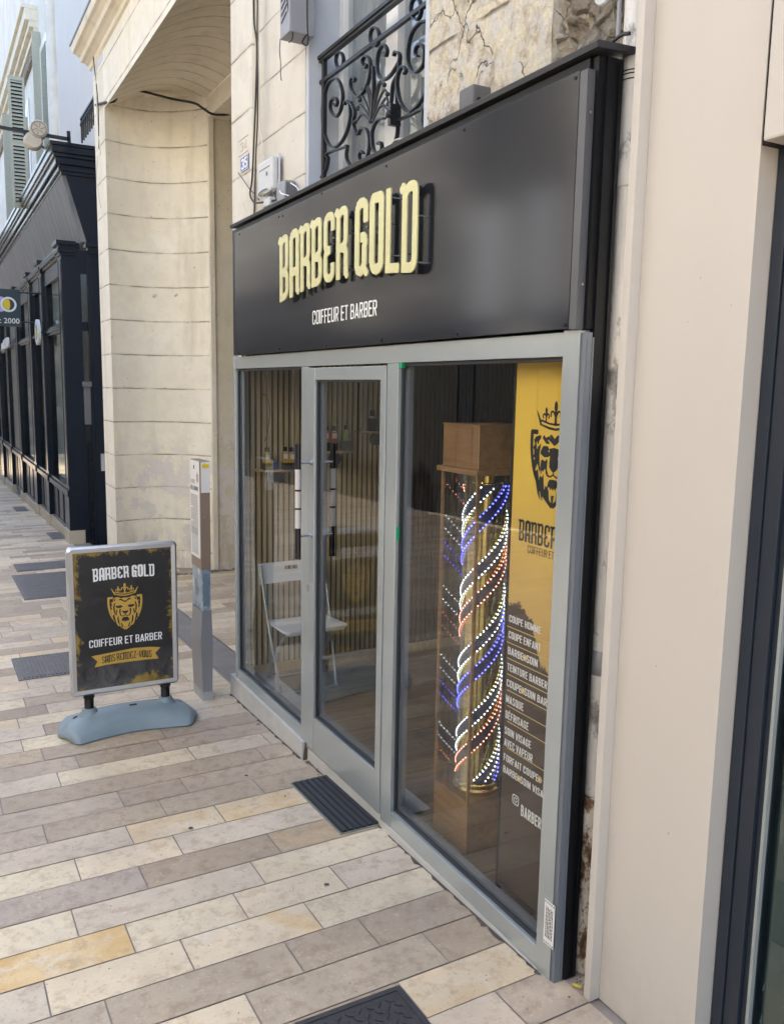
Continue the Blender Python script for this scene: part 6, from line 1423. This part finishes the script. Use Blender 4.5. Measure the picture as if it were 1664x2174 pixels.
while y > 11.9: mb.lathe((.35, y, 0), [(.013, 5.39), (.013, 5.6), (.026, 5.63), (.013, 5.67), (.013, zr-.03)], 'z', 8); y -= .16
mb.build('balusters', M['iron'], t, smooth=True)

# ================================================================== OTHER SIDE OF THE STREET (seen in the glass)
def opposite(y0, y1, h, label, wallm, shopm, X0=-7.0):
    t = thing('facing_house', (X0, (y0+y1)/2, 0), label, 'building')
    MB().box(X0-1.5, X0, y0, y1, 3.3, h).build('wall', wallm, t); MB().box(X0-1.5, X0-.02, y0, y1, -1.5, 3.29).build('shop_wall', shopm, t)
    y = y0+.8
    while y < y1-1.2:
        for z in (4.0, 7.0):
            if z+2 < h:
                wf = MB().box(X0-.0, X0+.06, y-.1, y+1.2, z-.1, z+2.0).build('window', M['win_white'], t); MB().box(X0+.061, X0+.065, y, y+1.1, z, z+1.9).build('pane', M['glass_neck'] if False else M['room'], wf)
        y += 2.4
    y = y0+.5
    while y < y1-1.5: MB().box(X0-.019, X0+.01, y, y+1.7, gz(y)+.5, 2.6).build('shop_window', M['room'], t); y += 2.1
    return t
M['opp_grey'] = masonry('grey render', (.13, .13, .14), (.10, .10, .11))
opposite(-9, 2.4, 8.6, 'pale house facing the barber shop, right one, kept light to bounce sun into the street', M['opp'], M['opp_dark'])  # unseen house, wall colour kept light as a bounce surface
opposite(2.45, 10.2, 9.2, 'cream house facing the barber shop, middle one, kept light to bounce sun into the street', M['opp'], M['opp_dark'])  # unseen as well, pale for the same bounced sunlight
opposite(10.25, 10.7, 9.2, 'narrow dark pier facing the barber shop between a cream and a white house', M['opp_grey'], M['opp_dark'])
wh_ = opposite(10.75, 13.1, 5.2, 'narrow white house shape added unseen to mirror pale streaks in the black fascia', simple('bluish white render', (.60, .66, .80), .8), M['opp_dark'])  # added for its reflection; bluish colour and height shape the streak
mb = MB(); mb.prism([(-7.0, 10.75, 5.2), (-7.9, 10.75, 8.4), (-8.5, 10.75, 8.4), (-8.5, 10.75, 5.2)], (0, 2.35, 0)); mb.build('roof', simple('slate roof', (.05, .05, .055), .6), wh_)  # dark slope added to end the mirrored streak higher up
opposite(13.15, 19.4, 9.0, 'grey house facing the optician, mirrored in the left window', M['opp_grey'], M['opp_dark'])
opposite(19.45, 34, 8.8, 'dark house far up the facing side of the street', M['opp_grey'], M['opp_dark'])
MB().box(-6.995, -6.93, 11.5, 12.05, 3.3, 5.2).build('streak_splitter', M['opp_grey'], wh_)  # dark strip added to split the mirrored streak in two
ef = thing('end_glare_block', (-3, 45, -1), 'unseen grey block added across the far street end to cut sky glare', 'building'); MB().box(-8.5, 1.2, 44.5, 46, -2, 9).build('wall', M['opp_grey'], ef)  # added out of view to block low sky from reflections
def sign_op(y, z, w_, h, s_, mat, label, ts):
    t = thing('shop_sign', (-6.9, y, z), label, 'sign'); MB().box(-6.93, -6.88, y-w_/2, y+w_/2, z, z+h).build('panel', mat, t)
    mb = MB(); W_ = text_width(s_); k = ts/W_; text(mb, s_, lambda u, v: (-6.876, y-ts/2+u*k, z+h*.2+h*.6*v), t=.16, step=.08); mb.build('lettering', M['white_vinyl'], t)
sign_op(6.9, 2.75, 2.2, .42, '01 64 33 44 47', M['red_sign'], 'red sign with a white phone number, mirrored in the right window', 1.9)
sign_op(11.6, 2.75, 2.6, .45, 'COURTZ', M['blue_sign'], 'dark blue sign with pale letters, mirrored in the left window', 1.6)

# grime along the foot of the shopfront and the pier
gm = simple('street grime', (.085, .07, .06), .95, var=.5, scale=50)
mb = MB(); rr = random.Random(21)
for a, b_, x_ in ((4.27, 5.55, -.020), (3.32, 4.22, -.002), (2.12, 3.28, -.006)):
    y = a; A, B_ = [], []
    while y < b_:
        w_ = .004+.012*max(0, rr.gauss(.4, .5)); A.append((x_, y, gz(y)+.0035)); B_.append((x_-w_, y, gz(y)+.003)); y += rr.uniform(.01, .04)
    mb.strip(A, B_)
for i in range(60):
    y = rr.choice([rr.uniform(4.15, 4.3), rr.uniform(3.9, 4.2), rr.uniform(2.0, 2.1), rr.uniform(3.2, 4.2)]); x_ = rr.uniform(-.03, .0)-(.0 if y > 2.2 else -.10); s1 = rr.uniform(.002, .006)
    mb.prism([(x_, y, gz(y)+.004), (x_+s1, y+s1*.3, gz(y)+.004), (x_+s1*.4, y+s1, gz(y)+.004)], (0, 0, s1*.6))
tag(mb.build('grime', gm), 'dark grime and grit along the foot of the shopfront', 'grime', kind='stuff')

# loose grit on the paving
mb = MB(); rr = random.Random(77)
for i in range(420):
    y = 2.0+rr.random()**1.6*6; x_ = rr.uniform(-2.2, -.05); q = rr.uniform(.0008, .0028); a0 = rr.uniform(0, 6)
    mb.prism([(x_+q*math.cos(a0+k*1.26)*rr.uniform(.6, 1.3), y+q*math.sin(a0+k*1.26)*rr.uniform(.6, 1.3), gz(y)+.0015) for k in range(5)], (0, 0, q*.7))
tag(mb.build('grit', simple('loose grit', (.30, .26, .22), .9, var=.9, scale=30)), 'fine loose grit scattered over the paving slabs', 'grit', kind='stuff')
